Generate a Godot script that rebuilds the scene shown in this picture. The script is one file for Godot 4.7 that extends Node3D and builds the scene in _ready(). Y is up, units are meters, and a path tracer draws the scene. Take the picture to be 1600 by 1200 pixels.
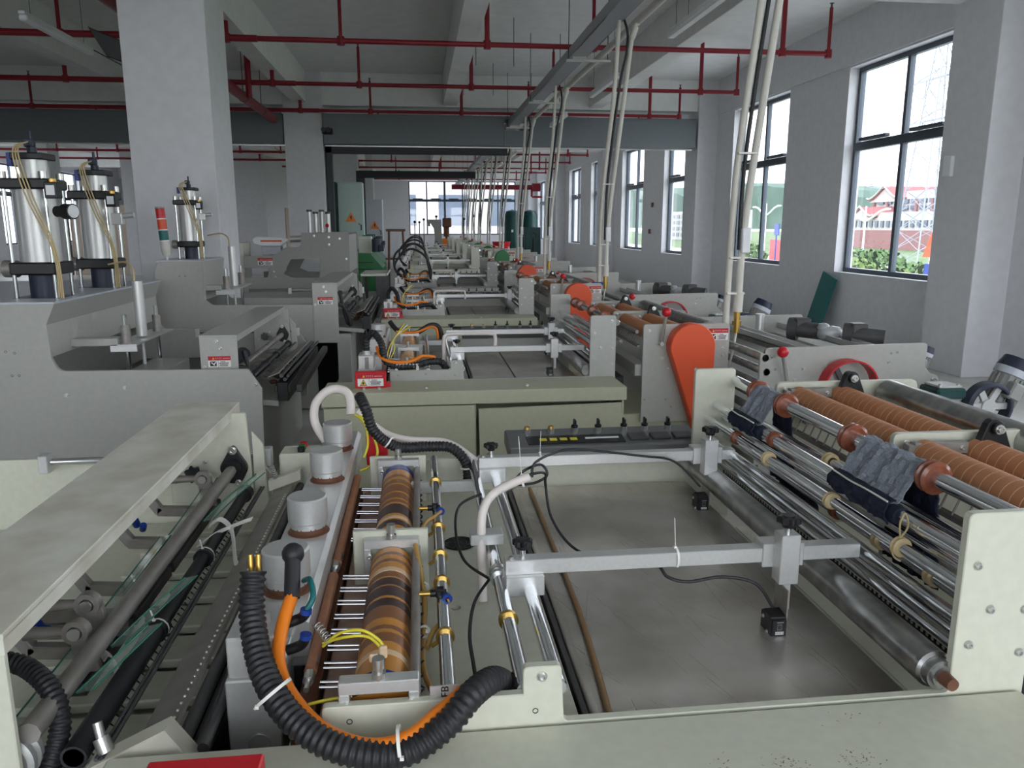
extends Node3D
# A factory hall with a row of bag-making machines. Metres, y up; the hall's long axis is z.

class MB:
	var v := PackedVector3Array()
	var n := PackedVector3Array()
	func tri(a: Vector3, b: Vector3, c: Vector3, na: Vector3, nb: Vector3, nc: Vector3) -> void:
		if (b - a).cross(c - a).dot(na + nb + nc) > 0.0:
			v.append(a); v.append(c); v.append(b)
			n.append(na); n.append(nc); n.append(nb)
		else:
			v.append(a); v.append(b); v.append(c)
			n.append(na); n.append(nb); n.append(nc)
	func quad(a: Vector3, b: Vector3, c: Vector3, d: Vector3, m: Vector3) -> void:
		tri(a, b, c, m, m, m); tri(a, c, d, m, m, m)
	func box(c: Vector3, s: Vector3, bev := 0.0, bs := Basis()) -> MB:
		var h := s * 0.5
		bev = minf(bev, minf(h.x, minf(h.y, h.z)) * 0.9)
		for i in 3:
			var j := (i + 1) % 3
			var k := (i + 2) % 3
			for si in [-1.0, 1.0]:
				var q := []
				for e in [[-1, -1], [1, -1], [1, 1], [-1, 1]]:
					var p := Vector3()
					p[i] = si * h[i]; p[j] = e[0] * (h[j] - bev); p[k] = e[1] * (h[k] - bev)
					q.append(c + bs * p)
				var m := Vector3(); m[i] = si
				quad(q[0], q[1], q[2], q[3], bs * m)
				if bev > 0.0:
					for sj in [-1.0, 1.0]:
						var w := []
						for e in [[0, -1], [1, -1], [1, 1], [0, 1]]:
							var p := Vector3()
							p[i] = si * (h[i] - (bev if e[0] == 1 else 0.0)); p[j] = sj * (h[j] - (bev if e[0] == 0 else 0.0)); p[k] = e[1] * (h[k] - bev)
							w.append(c + bs * p)
						var m2 := Vector3(); m2[i] = si; m2[j] = sj
						quad(w[0], w[1], w[2], w[3], bs * m2.normalized())
		if bev > 0.0:
			for sx in [-1.0, 1.0]:
				for sy in [-1.0, 1.0]:
					for sz in [-1.0, 1.0]:
						var s3 := Vector3(sx, sy, sz)
						var m3 := bs * s3.normalized()
						var q := []
						for i in 3:
							var p := (h - Vector3.ONE * bev) * s3
							p[i] = s3[i] * h[i]
							q.append(c + bs * p)
						tri(q[0], q[1], q[2], m3, m3, m3)
		return self
	func b2(a: Vector3, b: Vector3, bev := 0.0) -> MB:   # box between two corners
		return box((a + b) * 0.5, (b - a).abs(), bev)
	func bar(a: Vector3, b: Vector3, w: float, h: float, bev := 0.0, up := Vector3.UP) -> MB:   # box beam from a to b
		var z := (b - a).normalized()
		if absf(z.dot(up)) > 0.98: up = Vector3.RIGHT
		var x := up.cross(z).normalized()
		return box((a + b) * 0.5, Vector3(w, h, a.distance_to(b)), bev, Basis(x, z.cross(x), z))
	func cyl(a: Vector3, b: Vector3, r: float, seg := 16, r2 := -1.0, caps := true) -> MB:
		if r2 < 0.0: r2 = r
		var ax := (b - a).normalized()
		var x := ax.cross(Vector3.UP if absf(ax.y) < 0.9 else Vector3.RIGHT).normalized()
		var y := ax.cross(x)
		var sl := (r - r2) / maxf(a.distance_to(b), 1e-6)
		for i in seg:
			var t0 := TAU * i / seg
			var t1 := TAU * (i + 1) / seg
			var d0 := x * cos(t0) + y * sin(t0)
			var d1 := x * cos(t1) + y * sin(t1)
			var n0 := (d0 + ax * sl).normalized()
			var n1 := (d1 + ax * sl).normalized()
			if r > 0.0: tri(a + d0 * r, a + d1 * r, b + d1 * r2, n0, n1, n1)
			if r2 > 0.0: tri(a + d0 * r, b + d1 * r2, b + d0 * r2, n0, n1, n0)
			if caps:
				if r > 0.0: tri(a, a + d0 * r, a + d1 * r, -ax, -ax, -ax)
				if r2 > 0.0: tri(b, b + d0 * r2, b + d1 * r2, ax, ax, ax)
		return self
	func pipe(a: Vector3, b: Vector3, ro: float, ri: float, seg := 20) -> MB:   # a ring or hollow tube
		return lathe([[ri, 0.0], [ro, 0.0], [ro, 1.0], [ri, 1.0], [ri, 0.0]], a, b - a, seg)
	func lathe(pr: Array, o: Vector3, ax: Vector3, seg := 20) -> MB:   # pr: [radius, share of ax]
		var u := ax.normalized()
		var x := u.cross(Vector3.UP if absf(u.y) < 0.9 else Vector3.RIGHT).normalized()
		var y := u.cross(x)
		var l := ax.length()
		for k in pr.size() - 1:
			var r0: float = pr[k][0]
			var r1: float = pr[k + 1][0]
			var h0: float = pr[k][1] * l
			var h1: float = pr[k + 1][1] * l
			var e := Vector2(r1 - r0, h1 - h0)
			if e.length() < 1e-7: continue
			e = e.normalized()
			for i in seg:
				var t0 := TAU * i / seg
				var t1 := TAU * (i + 1) / seg
				var d0 := x * cos(t0) + y * sin(t0)
				var d1 := x * cos(t1) + y * sin(t1)
				var n0 := d0 * e.y - u * e.x
				var n1 := d1 * e.y - u * e.x
				var a := o + d0 * r0 + u * h0
				var b := o + d1 * r0 + u * h0
				var c := o + d1 * r1 + u * h1
				var d := o + d0 * r1 + u * h1
				if r0 > 0.0: tri(a, b, c, n0, n1, n1)
				if r1 > 0.0: tri(a, c, d, n0, n1, n0)
		return self
	func sweep(p: PackedVector3Array, rad, seg := 8, caps := true) -> MB:   # rad: a number or one per point
		var m := p.size()
		var fx := Vector3()
		var rings := []
		var norms := []
		for i in m:
			var t := (p[mini(i + 1, m - 1)] - p[maxi(i - 1, 0)]).normalized()
			if i == 0:
				fx = t.cross(Vector3.UP if absf(t.y) < 0.9 else Vector3.RIGHT).normalized()
			else:
				fx = (fx - t * fx.dot(t)).normalized()
			var fy := t.cross(fx)
			var r: float = rad if not (rad is PackedFloat32Array) else rad[i]
			var sl := 0.0
			if rad is PackedFloat32Array:
				sl = (rad[mini(i + 1, m - 1)] - rad[maxi(i - 1, 0)]) / maxf(p[mini(i + 1, m - 1)].distance_to(p[maxi(i - 1, 0)]), 1e-6)
			var ring := PackedVector3Array()
			var nr := PackedVector3Array()
			for k in seg:
				var a := TAU * k / seg
				var d := fx * cos(a) + fy * sin(a)
				ring.append(p[i] + d * r)
				nr.append((d - t * sl).normalized())
			rings.append(ring); norms.append(nr)
			if caps and (i == 0 or i == m - 1):
				var cn := -t if i == 0 else t
				for k in seg:
					tri(p[i], ring[k], ring[(k + 1) % seg], cn, cn, cn)
		for i in m - 1:
			for k in seg:
				var k2 := (k + 1) % seg
				tri(rings[i][k], rings[i][k2], rings[i + 1][k2], norms[i][k], norms[i][k2], norms[i + 1][k2])
				tri(rings[i][k], rings[i + 1][k2], rings[i + 1][k], norms[i][k], norms[i + 1][k2], norms[i + 1][k])
		return self
	func sphere(c: Vector3, r: Vector3, seg := 14) -> MB:
		var rows := seg / 2
		for j in rows:
			for i in seg:
				var q := []
				for e in [[i, j], [i + 1, j], [i + 1, j + 1], [i, j + 1]]:
					var th: float = TAU * e[0] / seg
					var ph: float = PI * e[1] / rows
					q.append(Vector3(sin(ph) * cos(th), cos(ph), sin(ph) * sin(th)))
				if j > 0: tri(c + q[0] * r, c + q[1] * r, c + q[2] * r, q[0], q[1], q[2])
				if j < rows - 1: tri(c + q[0] * r, c + q[2] * r, c + q[3] * r, q[0], q[2], q[3])
		return self
	func prism(poly: PackedVector2Array, plane: int, d0: float, d1: float, bev := 0.0) -> MB:
		# plane 0: points (x, y) pushed along z; 1: (z, y) along x; 2: (x, z) along y
		if not Geometry2D.is_polygon_clockwise(poly):
			poly = poly.duplicate()
			poly.reverse()
		var m := poly.size()
		var inner := PackedVector2Array()
		for i in m:
			var e0 := (poly[i] - poly[(i + m - 1) % m]).normalized()
			var e1 := (poly[(i + 1) % m] - poly[i]).normalized()
			var n0 := Vector2(-e0.y, e0.x)
			var n1 := Vector2(-e1.y, e1.x)
			var b := (n0 + n1).normalized()
			inner.append(poly[i] - b * (bev / maxf(b.dot(n0), 0.4)))
		var lo := minf(d0, d1)
		var hi := maxf(d0, d1)
		var idx := Geometry2D.triangulate_polygon(inner if bev > 0.0 else poly)
		var cap := inner if bev > 0.0 else poly
		for k in range(0, idx.size(), 3):
			for s in [[lo, -1.0], [hi, 1.0]]:
				var nn := at(Vector2.ZERO, plane, s[1])
				tri(at(cap[idx[k]], plane, s[0]), at(cap[idx[k + 1]], plane, s[0]), at(cap[idx[k + 2]], plane, s[0]), nn, nn, nn)
		for i in m:
			var j := (i + 1) % m
			var e := (poly[j] - poly[i])
			if e.length() < 1e-7: continue
			e = e.normalized()
			var nn := at(Vector2(-e.y, e.x), plane, 0.0)
			quad(at(poly[i], plane, lo + bev), at(poly[j], plane, lo + bev), at(poly[j], plane, hi - bev), at(poly[i], plane, hi - bev), nn)
			if bev > 0.0:
				quad(at(poly[i], plane, hi - bev), at(poly[j], plane, hi - bev), at(inner[j], plane, hi), at(inner[i], plane, hi), (nn + at(Vector2.ZERO, plane, 1.0)).normalized())
				quad(at(poly[i], plane, lo + bev), at(poly[j], plane, lo + bev), at(inner[j], plane, lo), at(inner[i], plane, lo), (nn - at(Vector2.ZERO, plane, 1.0)).normalized())
		return self
	func at(p: Vector2, plane: int, d: float) -> Vector3:
		if plane == 0: return Vector3(p.x, p.y, d)
		if plane == 1: return Vector3(d, p.y, p.x)
		return Vector3(p.x, d, p.y)
	func ribbon(p: PackedVector3Array, wid: Vector3, th: float) -> MB:   # a flat strip of width wid along p
		for i in p.size() - 1:
			var t := (p[i + 1] - p[i]).normalized()
			var nn := t.cross(wid).normalized()
			var a := p[i]; var b := p[i + 1]; var o := nn * th
			quad(a - wid * 0.5, a + wid * 0.5, b + wid * 0.5, b - wid * 0.5, -nn)
			quad(a - wid * 0.5 + o, a + wid * 0.5 + o, b + wid * 0.5 + o, b - wid * 0.5 + o, nn)
			var w := wid.normalized()
			quad(a + wid * 0.5, b + wid * 0.5, b + wid * 0.5 + o, a + wid * 0.5 + o, w)
			quad(a - wid * 0.5, b - wid * 0.5, b - wid * 0.5 + o, a - wid * 0.5 + o, -w)
		return self
	func mesh() -> ArrayMesh:
		var a := []
		a.resize(Mesh.ARRAY_MAX)
		a[Mesh.ARRAY_VERTEX] = v
		a[Mesh.ARRAY_NORMAL] = n
		var am := ArrayMesh.new()
		am.add_surface_from_arrays(Mesh.PRIMITIVE_TRIANGLES, a)
		return am

var mats := {}
var taken := {}
var cache := {}
var rng := RandomNumberGenerator.new()

func numbered(called: String) -> String:
	if not taken.has(called):
		taken[called] = 0
		return called
	taken[called] += 1
	return "%s_%03d" % [called, taken[called]]

func thing(called: String, label: String, category: String, at := Vector3.ZERO, group := "", kind := "") -> Node3D:
	var o := Node3D.new()
	o.name = numbered(called)
	add_child(o)
	o.position = at
	tag(o, label, category, group, kind)
	return o

func tag(o: Node, label: String, category: String, group := "", kind := "") -> void:
	o.set_meta("label", label)
	o.set_meta("category", category)
	if group: o.set_meta("group", group)
	if kind: o.set_meta("kind", kind)

func put(called: String, mb, m: Material, parent: Node = self, label := "") -> MeshInstance3D:
	var o := MeshInstance3D.new()
	o.name = numbered(called) if parent == self else called
	o.mesh = mb.mesh() if mb is MB else mb
	o.material_override = m
	parent.add_child(o, true)
	if label: o.set_meta("label", label)
	return o

func one(called: String, mb, m: Material, label: String, category: String, group := "", kind := "") -> MeshInstance3D:
	var o := put(called, mb, m)
	tag(o, label, category, group, kind)
	return o

func inst(called: String, mesh: Mesh, m: Material, parent: Node, at: Vector3, bs := Basis()) -> MeshInstance3D:
	var o := put(called, mesh, m, parent)
	o.transform = Transform3D(bs, at)
	return o

func struct(called: String, mb, m: Material, label := "") -> MeshInstance3D:
	var o := put(called, mb, m)
	o.set_meta("kind", "structure")
	if label: tag(o, label, called.split("_")[0])
	return o

func V(x: float, y: float, z: float) -> Vector3:
	return Vector3(x, y, z)

func P2(a: Array) -> PackedVector2Array:   # corners [x, y] or [x, y, radius]
	var out := PackedVector2Array()
	var m := a.size()
	for i in m:
		var p := Vector2(a[i][0], a[i][1])
		if a[i].size() < 3:
			out.append(p)
			continue
		var r: float = a[i][2]
		var q := Vector2(a[(i + m - 1) % m][0], a[(i + m - 1) % m][1])
		var s := Vector2(a[(i + 1) % m][0], a[(i + 1) % m][1])
		var d0 := (q - p).normalized()
		var d1 := (s - p).normalized()
		var half := acos(clampf(d0.dot(d1), -1, 1)) * 0.5
		var t := minf(r / tan(half), minf(p.distance_to(q), p.distance_to(s)) * 0.49)
		for k in 6:
			var f := k / 5.0
			out.append((p + d0 * t).lerp(p, f).lerp(p.lerp(p + d1 * t, f), f))
	return out

func curve(pts: Array, per := 8) -> PackedVector3Array:   # a smooth line through the points
	var out := PackedVector3Array()
	for i in pts.size() - 1:
		var a: Vector3 = pts[maxi(i - 1, 0)]
		var b: Vector3 = pts[i]
		var c: Vector3 = pts[i + 1]
		var d: Vector3 = pts[mini(i + 2, pts.size() - 1)]
		for k in per:
			out.append(b.cubic_interpolate(c, a, d, float(k) / per))
	out.append(pts[pts.size() - 1])
	return out

func evenly(p: PackedVector3Array, step: float) -> PackedVector3Array:
	var c := Curve3D.new()
	c.bake_interval = step
	for q in p: c.add_point(q)
	var out := PackedVector3Array()
	var l := c.get_baked_length()
	var m := maxi(2, int(l / step))
	for i in m + 1: out.append(c.sample_baked(l * i / m))
	return out

func hose(pts: Array, r: float, pitch := 0.012, seg := 12) -> MB:   # ribbed conduit
	var p := evenly(curve(pts, 10), pitch / 4.0)
	var rad := PackedFloat32Array()
	for i in p.size():
		rad.append(r if i % 4 < 2 else r * 0.86)
	return MB.new().sweep(p, rad, seg)

func wire(pts: Array, r: float, seg := 6, per := 8) -> MB:
	return MB.new().sweep(curve(pts, per), r, seg)

func spring(a: Vector3, b: Vector3, r: float, turns: int, w: float) -> MB:
	var ax := (b - a)
	var u := ax.normalized()
	var x := u.cross(Vector3.UP if absf(u.y) < 0.9 else Vector3.RIGHT).normalized()
	var y := u.cross(x)
	var p := PackedVector3Array()
	for i in turns * 8 + 1:
		var t := TAU * i / 8.0
		p.append(a + ax * (float(i) / (turns * 8)) + (x * cos(t) + y * sin(t)) * r)
	return MB.new().sweep(p, w, 5)

func along(d: Vector3) -> Basis:   # a basis whose z points along d
	var z := d.normalized()
	var x := (Vector3.UP if absf(z.y) < 0.95 else Vector3.RIGHT).cross(z).normalized()
	return Basis(x, z.cross(x), z)

func bolt(parent: Node, at: Vector3, d: Vector3, r := 0.009, called := "bolt") -> void:   # socket-head screw
	if not cache.has("bolt"):
		cache["bolt"] = MB.new().lathe([[1.15, 0.0], [1.15, 0.2], [0.0, 0.2]], V(0, 0, 0), V(0, 0, 1), 14).lathe([[0.85, 0.2], [0.85, 0.8], [0.75, 0.9], [0.45, 0.9], [0.45, 0.4], [0.0, 0.4]], V(0, 0, 0), V(0, 0, 1), 12).mesh()
	var o := inst(called, cache["bolt"], mats.zinc, parent, at, along(d).scaled(Vector3.ONE * r))

func hole(parent: Node, at: Vector3, d: Vector3, r := 0.006) -> void:   # a tapped hole with its dark bore
	if not cache.has("hole"):
		cache["hole"] = MB.new().lathe([[1.0, 0.0], [1.0, 0.1], [0.7, 0.1], [0.7, -0.2], [0.0, -0.2]], V(0, 0, 0), V(0, 0, 1), 10).mesh()
	inst("screw_hole", cache["hole"], mats.dark_steel, parent, at, along(d).scaled(Vector3.ONE * r))

func star_knob(parent: Node, at: Vector3, d: Vector3, r := 0.03) -> void:   # black lobed hand knob on a steel stem
	if not cache.has("star"):
		var p := PackedVector2Array()
		for i in 42:
			var t := TAU * i / 42
			var q := 0.88 + 0.12 * cos(t * 7.0)
			p.append(Vector2(cos(t), sin(t)) * q)
		cache["star"] = MB.new().prism(p, 0, 0.35, 0.95, 0.08).cyl(V(0, 0, 0.0), V(0, 0, 0.4), 0.5, 14, 0.62).cyl(V(0, 0, 0.95), V(0, 0, 1.02), 0.5, 14).mesh()
		cache["stem"] = MB.new().cyl(V(0, 0, -1.0), V(0, 0, 0.05), 0.28, 10).mesh()
	inst("hand_knob", cache["star"], mats.black, parent, at, along(d).scaled(Vector3.ONE * r))
	inst("knob_stem", cache["stem"], mats.chrome, parent, at, along(d).scaled(Vector3.ONE * r))

func tie(parent: Node, at: Vector3, d: Vector3, r: float, tail: Vector3) -> void:   # white cable tie around something running along d
	var m := MB.new().pipe(at - d * 0.003, at + d * 0.003, r + 0.0015, r - 0.001, 14)
	m.box(at + tail.normalized() * (r + 0.002), V(0.007, 0.006, 0.006))
	if tail.length() > 0.02: m.bar(at + tail.normalized() * r, at + tail, 0.004, 0.0015)
	put("cable_tie", m, mats.nylon, parent)

func noise_tex(c0: Color, c1: Color, freq: float, oct := 4, size := 512, kind := FastNoiseLite.TYPE_SIMPLEX_SMOOTH, seed_ := 1) -> NoiseTexture2D:
	var f := FastNoiseLite.new()
	f.noise_type = kind
	f.frequency = freq
	f.fractal_octaves = oct
	f.seed = seed_
	var g := Gradient.new()
	g.offsets = PackedFloat32Array([0.2, 0.8])
	g.colors = PackedColorArray([c0, c1])
	var t := NoiseTexture2D.new()
	t.width = size; t.height = size
	t.seamless = true
	t.noise = f
	t.color_ramp = g
	return t

func mat(called: String, c: Color, rough := 0.6, metal := 0.0, tex: Texture2D = null, scale := 1.0) -> StandardMaterial3D:
	var m := StandardMaterial3D.new()
	m.resource_name = called
	m.albedo_color = c
	m.roughness = rough
	m.metallic = metal
	if tex:
		m.albedo_texture = tex
		m.uv1_triplanar = true
		m.uv1_scale = Vector3.ONE * scale
	mats[called] = m
	return m

func streaks(size: int, count: int, base: float, spread: float, seed_: int, angle := 0.0) -> ImageTexture:   # fine brushed or scratched grain
	var im := Image.create(size, size, false, Image.FORMAT_RGB8)
	im.fill(Color(base, base, base))
	var r := RandomNumberGenerator.new()
	r.seed = seed_
	for i in count:
		var x := r.randi_range(0, size - 1)
		var y := r.randi_range(0, size - 1)
		var l := r.randi_range(size / 24, size / 4)
		var g := clampf(base + r.randfn(0.0, spread), 0, 1)
		var a := angle + r.randfn(0.0, 0.01 if angle == 0.0 else 0.25)
		for k in l:
			im.set_pixel(posmod(x + int(k * cos(a)), size), posmod(y + int(k * sin(a)), size), Color(g, g, g))
	return ImageTexture.create_from_image(im)

func materials() -> void:
	var grit := noise_tex(Color(0.975, 0.975, 0.975), Color.WHITE, 0.03, 5)
	var fine := noise_tex(Color(0.975, 0.975, 0.975), Color.WHITE, 0.04, 4, 512, FastNoiseLite.TYPE_SIMPLEX_SMOOTH, 7)
	var blotch := noise_tex(Color(0.9, 0.885, 0.86), Color.WHITE, 0.008, 5, 512, FastNoiseLite.TYPE_SIMPLEX, 3)
	mat("plaster", Color8(224, 224, 227), 0.92, 0.0, grit, 0.35)
	mat("ceiling", Color8(242, 242, 240), 0.95, 0.0, grit, 0.2)
	mat("floor", Color8(214, 214, 211), 0.45, 0.0, blotch, 0.25)
	mat("cream", Color8(209, 209, 191), 0.42, 0.0, fine, 1.2)
	mat("worn_cream", Color8(222, 221, 208), 0.5, 0.0, blotch, 0.9)
	mat("sage", Color8(186, 186, 161), 0.45, 0.0, fine, 1.0)  # the cream paint again, its colour darkened for weaker light
	mat("grey_paint", Color8(177, 177, 170), 0.42, 0.0, fine, 1.0)
	mat("mid_grey", Color8(158, 158, 153), 0.45, 0.0, fine, 1.0)
	mat("ivory", Color8(222, 222, 208), 0.5, 0.0, fine, 1.0)
	mat("orange", Color8(226, 84, 40), 0.4)
	mat("red", Color8(200, 24, 38), 0.35)
	mat("pipe_red", Color8(138, 18, 36), 0.4)
	mat("green_paint", Color8(38, 120, 66), 0.4)
	mat("teal", Color8(22, 104, 104), 0.45)
	mat("tank_green", Color8(16, 66, 66), 0.35)
	mat("blue", Color8(26, 58, 140), 0.4)
	mat("navy", Color8(38, 44, 64), 0.45)
	mat("black", Color8(22, 22, 24), 0.42)
	mat("rubber", Color8(34, 34, 37), 0.5, 0.0)
	mat("frame_grey", Color8(72, 82, 94), 0.4)
	mat("tray_grey", Color8(148, 150, 155), 0.45, 0.2)
	mat("board_pink", Color8(178, 148, 132), 0.6, 0.0, blotch, 3.0)
	mat("shutter", Color8(116, 122, 128), 0.5, 0.0, fine, 0.5)
	mat("black_frame", Color8(40, 44, 50), 0.5)
	mat("zinc", Color8(205, 205, 200), 0.28, 0.9)
	mat("chrome", Color8(225, 227, 230), 0.14, 1.0)
	mat("steel", Color8(190, 190, 188), 0.3, 1.0, noise_tex(Color(0.8, 0.8, 0.8), Color.WHITE, 0.03, 3, 256), 1.5)
	mat("alu", Color8(214, 214, 212), 0.36, 0.55, fine, 3.0)
	mat("dull_steel", Color8(156, 152, 148), 0.45, 0.4, blotch, 2.0)
	mat("dark_steel", Color8(84, 84, 86), 0.45, 0.3, blotch, 2.0)
	mat("brass", Color8(196, 160, 84), 0.3, 0.9)
	mat("copper", Color8(188, 130, 98), 0.4, 0.3, blotch, 3.0)
	mat("brown", Color8(118, 78, 58), 0.5, 0.1, blotch, 2.0)
	mat("nylon", Color8(236, 234, 226), 0.5)
	mat("pvc", Color8(216, 212, 202), 0.5, 0.0, fine, 0.6)
	mat("white_tube", Color8(228, 218, 212), 0.5)
	mat("orange_cable", Color8(240, 130, 24), 0.45)
	mat("yellow", Color8(226, 212, 60), 0.45)
	mat("amber", Color8(190, 150, 84), 0.25)
	mat("roller_amber", Color8(206, 142, 62), 0.34)
	mat("roller_brown", Color8(140, 92, 56), 0.4)
	mat("roller_dark", Color8(72, 52, 50), 0.45)
	mat("rubber_brown", Color8(192, 130, 90), 0.6, 0.0, fine, 4.0)
	mat("groove", Color8(228, 196, 160), 0.7)
	mat("ring_brown", Color8(136, 76, 54), 0.18, 0.0, blotch, 6.0)
	mat("ring_bone", Color8(206, 184, 138), 0.4)
	mat("beige", Color8(196, 180, 164), 0.7, 0.0, grit, 0.5)
	mat("panel_grey", Color8(112, 113, 114), 0.45, 0.2, fine, 1.0)
	mat("bronze_rod", Color8(160, 128, 88), 0.45, 0.2, blotch, 4.0)
	mat("lamp_white", Color8(238, 240, 242), 0.4)
	mat("cabinet_mint", Color8(178, 200, 192), 0.4, 0.0, fine, 0.6)
	mat("cabinet_grey", Color8(196, 202, 210), 0.4, 0.0, fine, 0.6)
	mat("denim_light", Color8(158, 164, 174), 0.95, 0.0, noise_tex(Color(0.72, 0.72, 0.74), Color.WHITE, 0.3, 2, 256, FastNoiseLite.TYPE_VALUE, 5), 9.0)
	mat("denim_dark", Color8(36, 44, 66), 0.95, 0.0, noise_tex(Color(0.7, 0.7, 0.72), Color.WHITE, 0.3, 2, 256, FastNoiseLite.TYPE_VALUE, 6), 9.0)
	mat("grass", Color8(104, 122, 78), 0.9, 0.0, noise_tex(Color(0.6, 0.7, 0.5), Color.WHITE, 0.02, 4, 256), 0.05)
	mat("leaf", Color8(92, 122, 62), 0.9, 0.0, noise_tex(Color(0.6, 0.68, 0.55), Color.WHITE, 0.06, 3, 256, FastNoiseLite.TYPE_SIMPLEX, 9), 0.3)
	mat("leaf_pale", Color8(122, 142, 74), 0.9, 0.0, noise_tex(Color(0.62, 0.7, 0.5), Color.WHITE, 0.06, 3, 256, FastNoiseLite.TYPE_SIMPLEX, 10), 0.3)
	mat("bark", Color8(110, 96, 80), 0.9)
	mat("hill_forest", Color8(82, 104, 94), 1.0, 0.0, noise_tex(Color(0.8, 0.85, 0.8), Color.WHITE, 0.01, 4, 256), 0.004)
	mat("roof_red", Color8(150, 84, 84), 0.8)
	mat("facade", Color8(176, 172, 170), 0.9)
	mat("brick_pink", Color8(136, 96, 94), 0.9)
	mat("far_glass", Color8(74, 84, 100), 0.3)
	mat("asphalt", Color8(186, 186, 182), 0.9)
	mat("lattice", Color8(140, 145, 154), 0.6)
	var g := mat("glass", Color(0.92, 0.96, 1.0, 0.06), 0.02)
	g.transparency = BaseMaterial3D.TRANSPARENCY_ALPHA
	var a := mat("acrylic", Color(0.85, 0.97, 0.92, 0.12), 0.05)
	a.transparency = BaseMaterial3D.TRANSPARENCY_ALPHA
	mat("acrylic_edge", Color8(60, 130, 110), 0.2)
	var f := mat("film", Color(0.95, 0.96, 0.97, 0.35), 0.15)
	f.transparency = BaseMaterial3D.TRANSPARENCY_ALPHA
	var t := mat("stainless", Color8(206, 201, 194), 0.34, 0.72)
	t.roughness = 1.0
	t.roughness_texture = streaks(1024, 700, 0.3, 0.03, 12, 1.2)
	t.albedo_texture = noise_tex(Color(0.88, 0.87, 0.855), Color.WHITE, 0.004, 4, 512, FastNoiseLite.TYPE_SIMPLEX, 4)
	t.uv1_triplanar = true
	t.uv1_scale = Vector3.ONE * 1.1
	warn_tex()

func warn_tex() -> void:   # flat print: the red and white caution stickers and the yellow hazard triangles
	var im := Image.create(256, 128, false, Image.FORMAT_RGB8)
	im.fill(Color8(236, 234, 230))
	im.fill_rect(Rect2i(0, 0, 256, 50), Color8(186, 24, 40))
	for i in 26:   # yellow triangle in the red band
		im.fill_rect(Rect2i(60 - i / 2, 12 + i, i + 1, 1), Color8(240, 200, 40))
	for i in 4: im.fill_rect(Rect2i(86 + i * 20, 16, 3, 20), Color8(230, 200, 200))
	for i in 4: im.fill_rect(Rect2i(80 + i * 20, 20, 13, 3), Color8(230, 200, 200))
	im.fill_rect(Rect2i(166, 22, 80, 9), Color8(220, 150, 150))
	im.fill_rect(Rect2i(112, 50, 3, 78), Color8(30, 30, 30))
	im.fill_rect(Rect2i(20, 62, 74, 56), Color8(30, 30, 32))
	for i in 34: im.fill_rect(Rect2i(30 + i, 72 + i, 14, 4), Color8(230, 230, 228))
	for i in 22: im.fill_rect(Rect2i(84 - i, 66 + i, 6, 12), Color8(230, 230, 228))
	for r in [[140, 62, 60], [126, 76, 112], [126, 88, 112], [132, 100, 96], [126, 112, 106]]:
		for k in int(r[2] / 9.0): im.fill_rect(Rect2i(r[0] + k * 9, r[1], 7, 8), Color8(40, 40, 42))
	var m := mat("sticker", Color.WHITE, 0.45)
	m.albedo_texture = ImageTexture.create_from_image(im)
	var im2 := Image.create(256, 128, false, Image.FORMAT_RGB8)   # the same with a yellow triangle below
	im2.copy_from(im)
	im2.fill_rect(Rect2i(0, 50, 111, 78), Color8(236, 234, 230))
	for i in 66: im2.fill_rect(Rect2i(56 - i * 5 / 9, 56 + i, i * 10 / 9 + 1, 1), Color8(24, 24, 24))
	for i in 54: im2.fill_rect(Rect2i(56 - i * 5 / 9, 63 + i, i * 10 / 9 + 1, 1), Color8(236, 196, 40))
	im2.fill_rect(Rect2i(44, 92, 24, 8), Color8(24, 24, 24)); im2.fill_rect(Rect2i(50, 82, 10, 28), Color8(24, 24, 24))
	var m2 := mat("sticker_triangle", Color.WHITE, 0.45)
	m2.albedo_texture = ImageTexture.create_from_image(im2)
	var im3 := Image.create(128, 96, false, Image.FORMAT_RGB8)   # a printed front with white marks, for the small black sensors
	im3.fill(Color8(20, 20, 22))
	im3.fill_rect(Rect2i(40, 10, 60, 6), Color8(150, 150, 150))
	im3.fill_rect(Rect2i(44, 24, 44, 34), Color8(120, 120, 120))
	im3.fill_rect(Rect2i(48, 28, 36, 26), Color8(50, 50, 52))
	im3.fill_rect(Rect2i(30, 66, 76, 18), Color8(210, 210, 210))
	for i in 5: im3.fill_rect(Rect2i(36 + i * 14, 70, 4, 10), Color8(30, 30, 30))
	var m3 := mat("sensor_print", Color.WHITE, 0.4)
	m3.albedo_texture = ImageTexture.create_from_image(im3)

func sky_and_camera() -> void:
	var cam := Camera3D.new()
	cam.name = "camera"
	add_child(cam)
	cam.position = V(0, 1.75, 0)
	cam.rotation_degrees = V(-11.5, -6.7, 0)
	cam.fov = rad_to_deg(2.0 * atan(600.0 / 1212.0))
	cam.near = 0.05
	cam.far = 4000.0
	var e := Environment.new()
	var sm := ProceduralSkyMaterial.new()
	sm.sky_top_color = Color8(222, 231, 244)
	sm.sky_horizon_color = Color8(243, 246, 250)
	sm.sky_curve = 0.2
	sm.ground_horizon_color = Color8(200, 205, 205)
	sm.ground_bottom_color = Color8(150, 155, 150)
	sm.sky_energy_multiplier = 1.0
	var s := Sky.new()
	s.sky_material = sm
	e.background_mode = Environment.BG_SKY
	e.sky = s
	e.background_energy_multiplier = 1.0
	e.tonemap_mode = Environment.TONE_MAPPER_LINEAR
	e.tonemap_exposure = 6.6
	e.sdfgi_enabled = true
	e.ssao_enabled = true
	e.ssil_enabled = true
	var w := WorldEnvironment.new()
	w.name = "surroundings"
	w.environment = e
	add_child(w)

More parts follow.
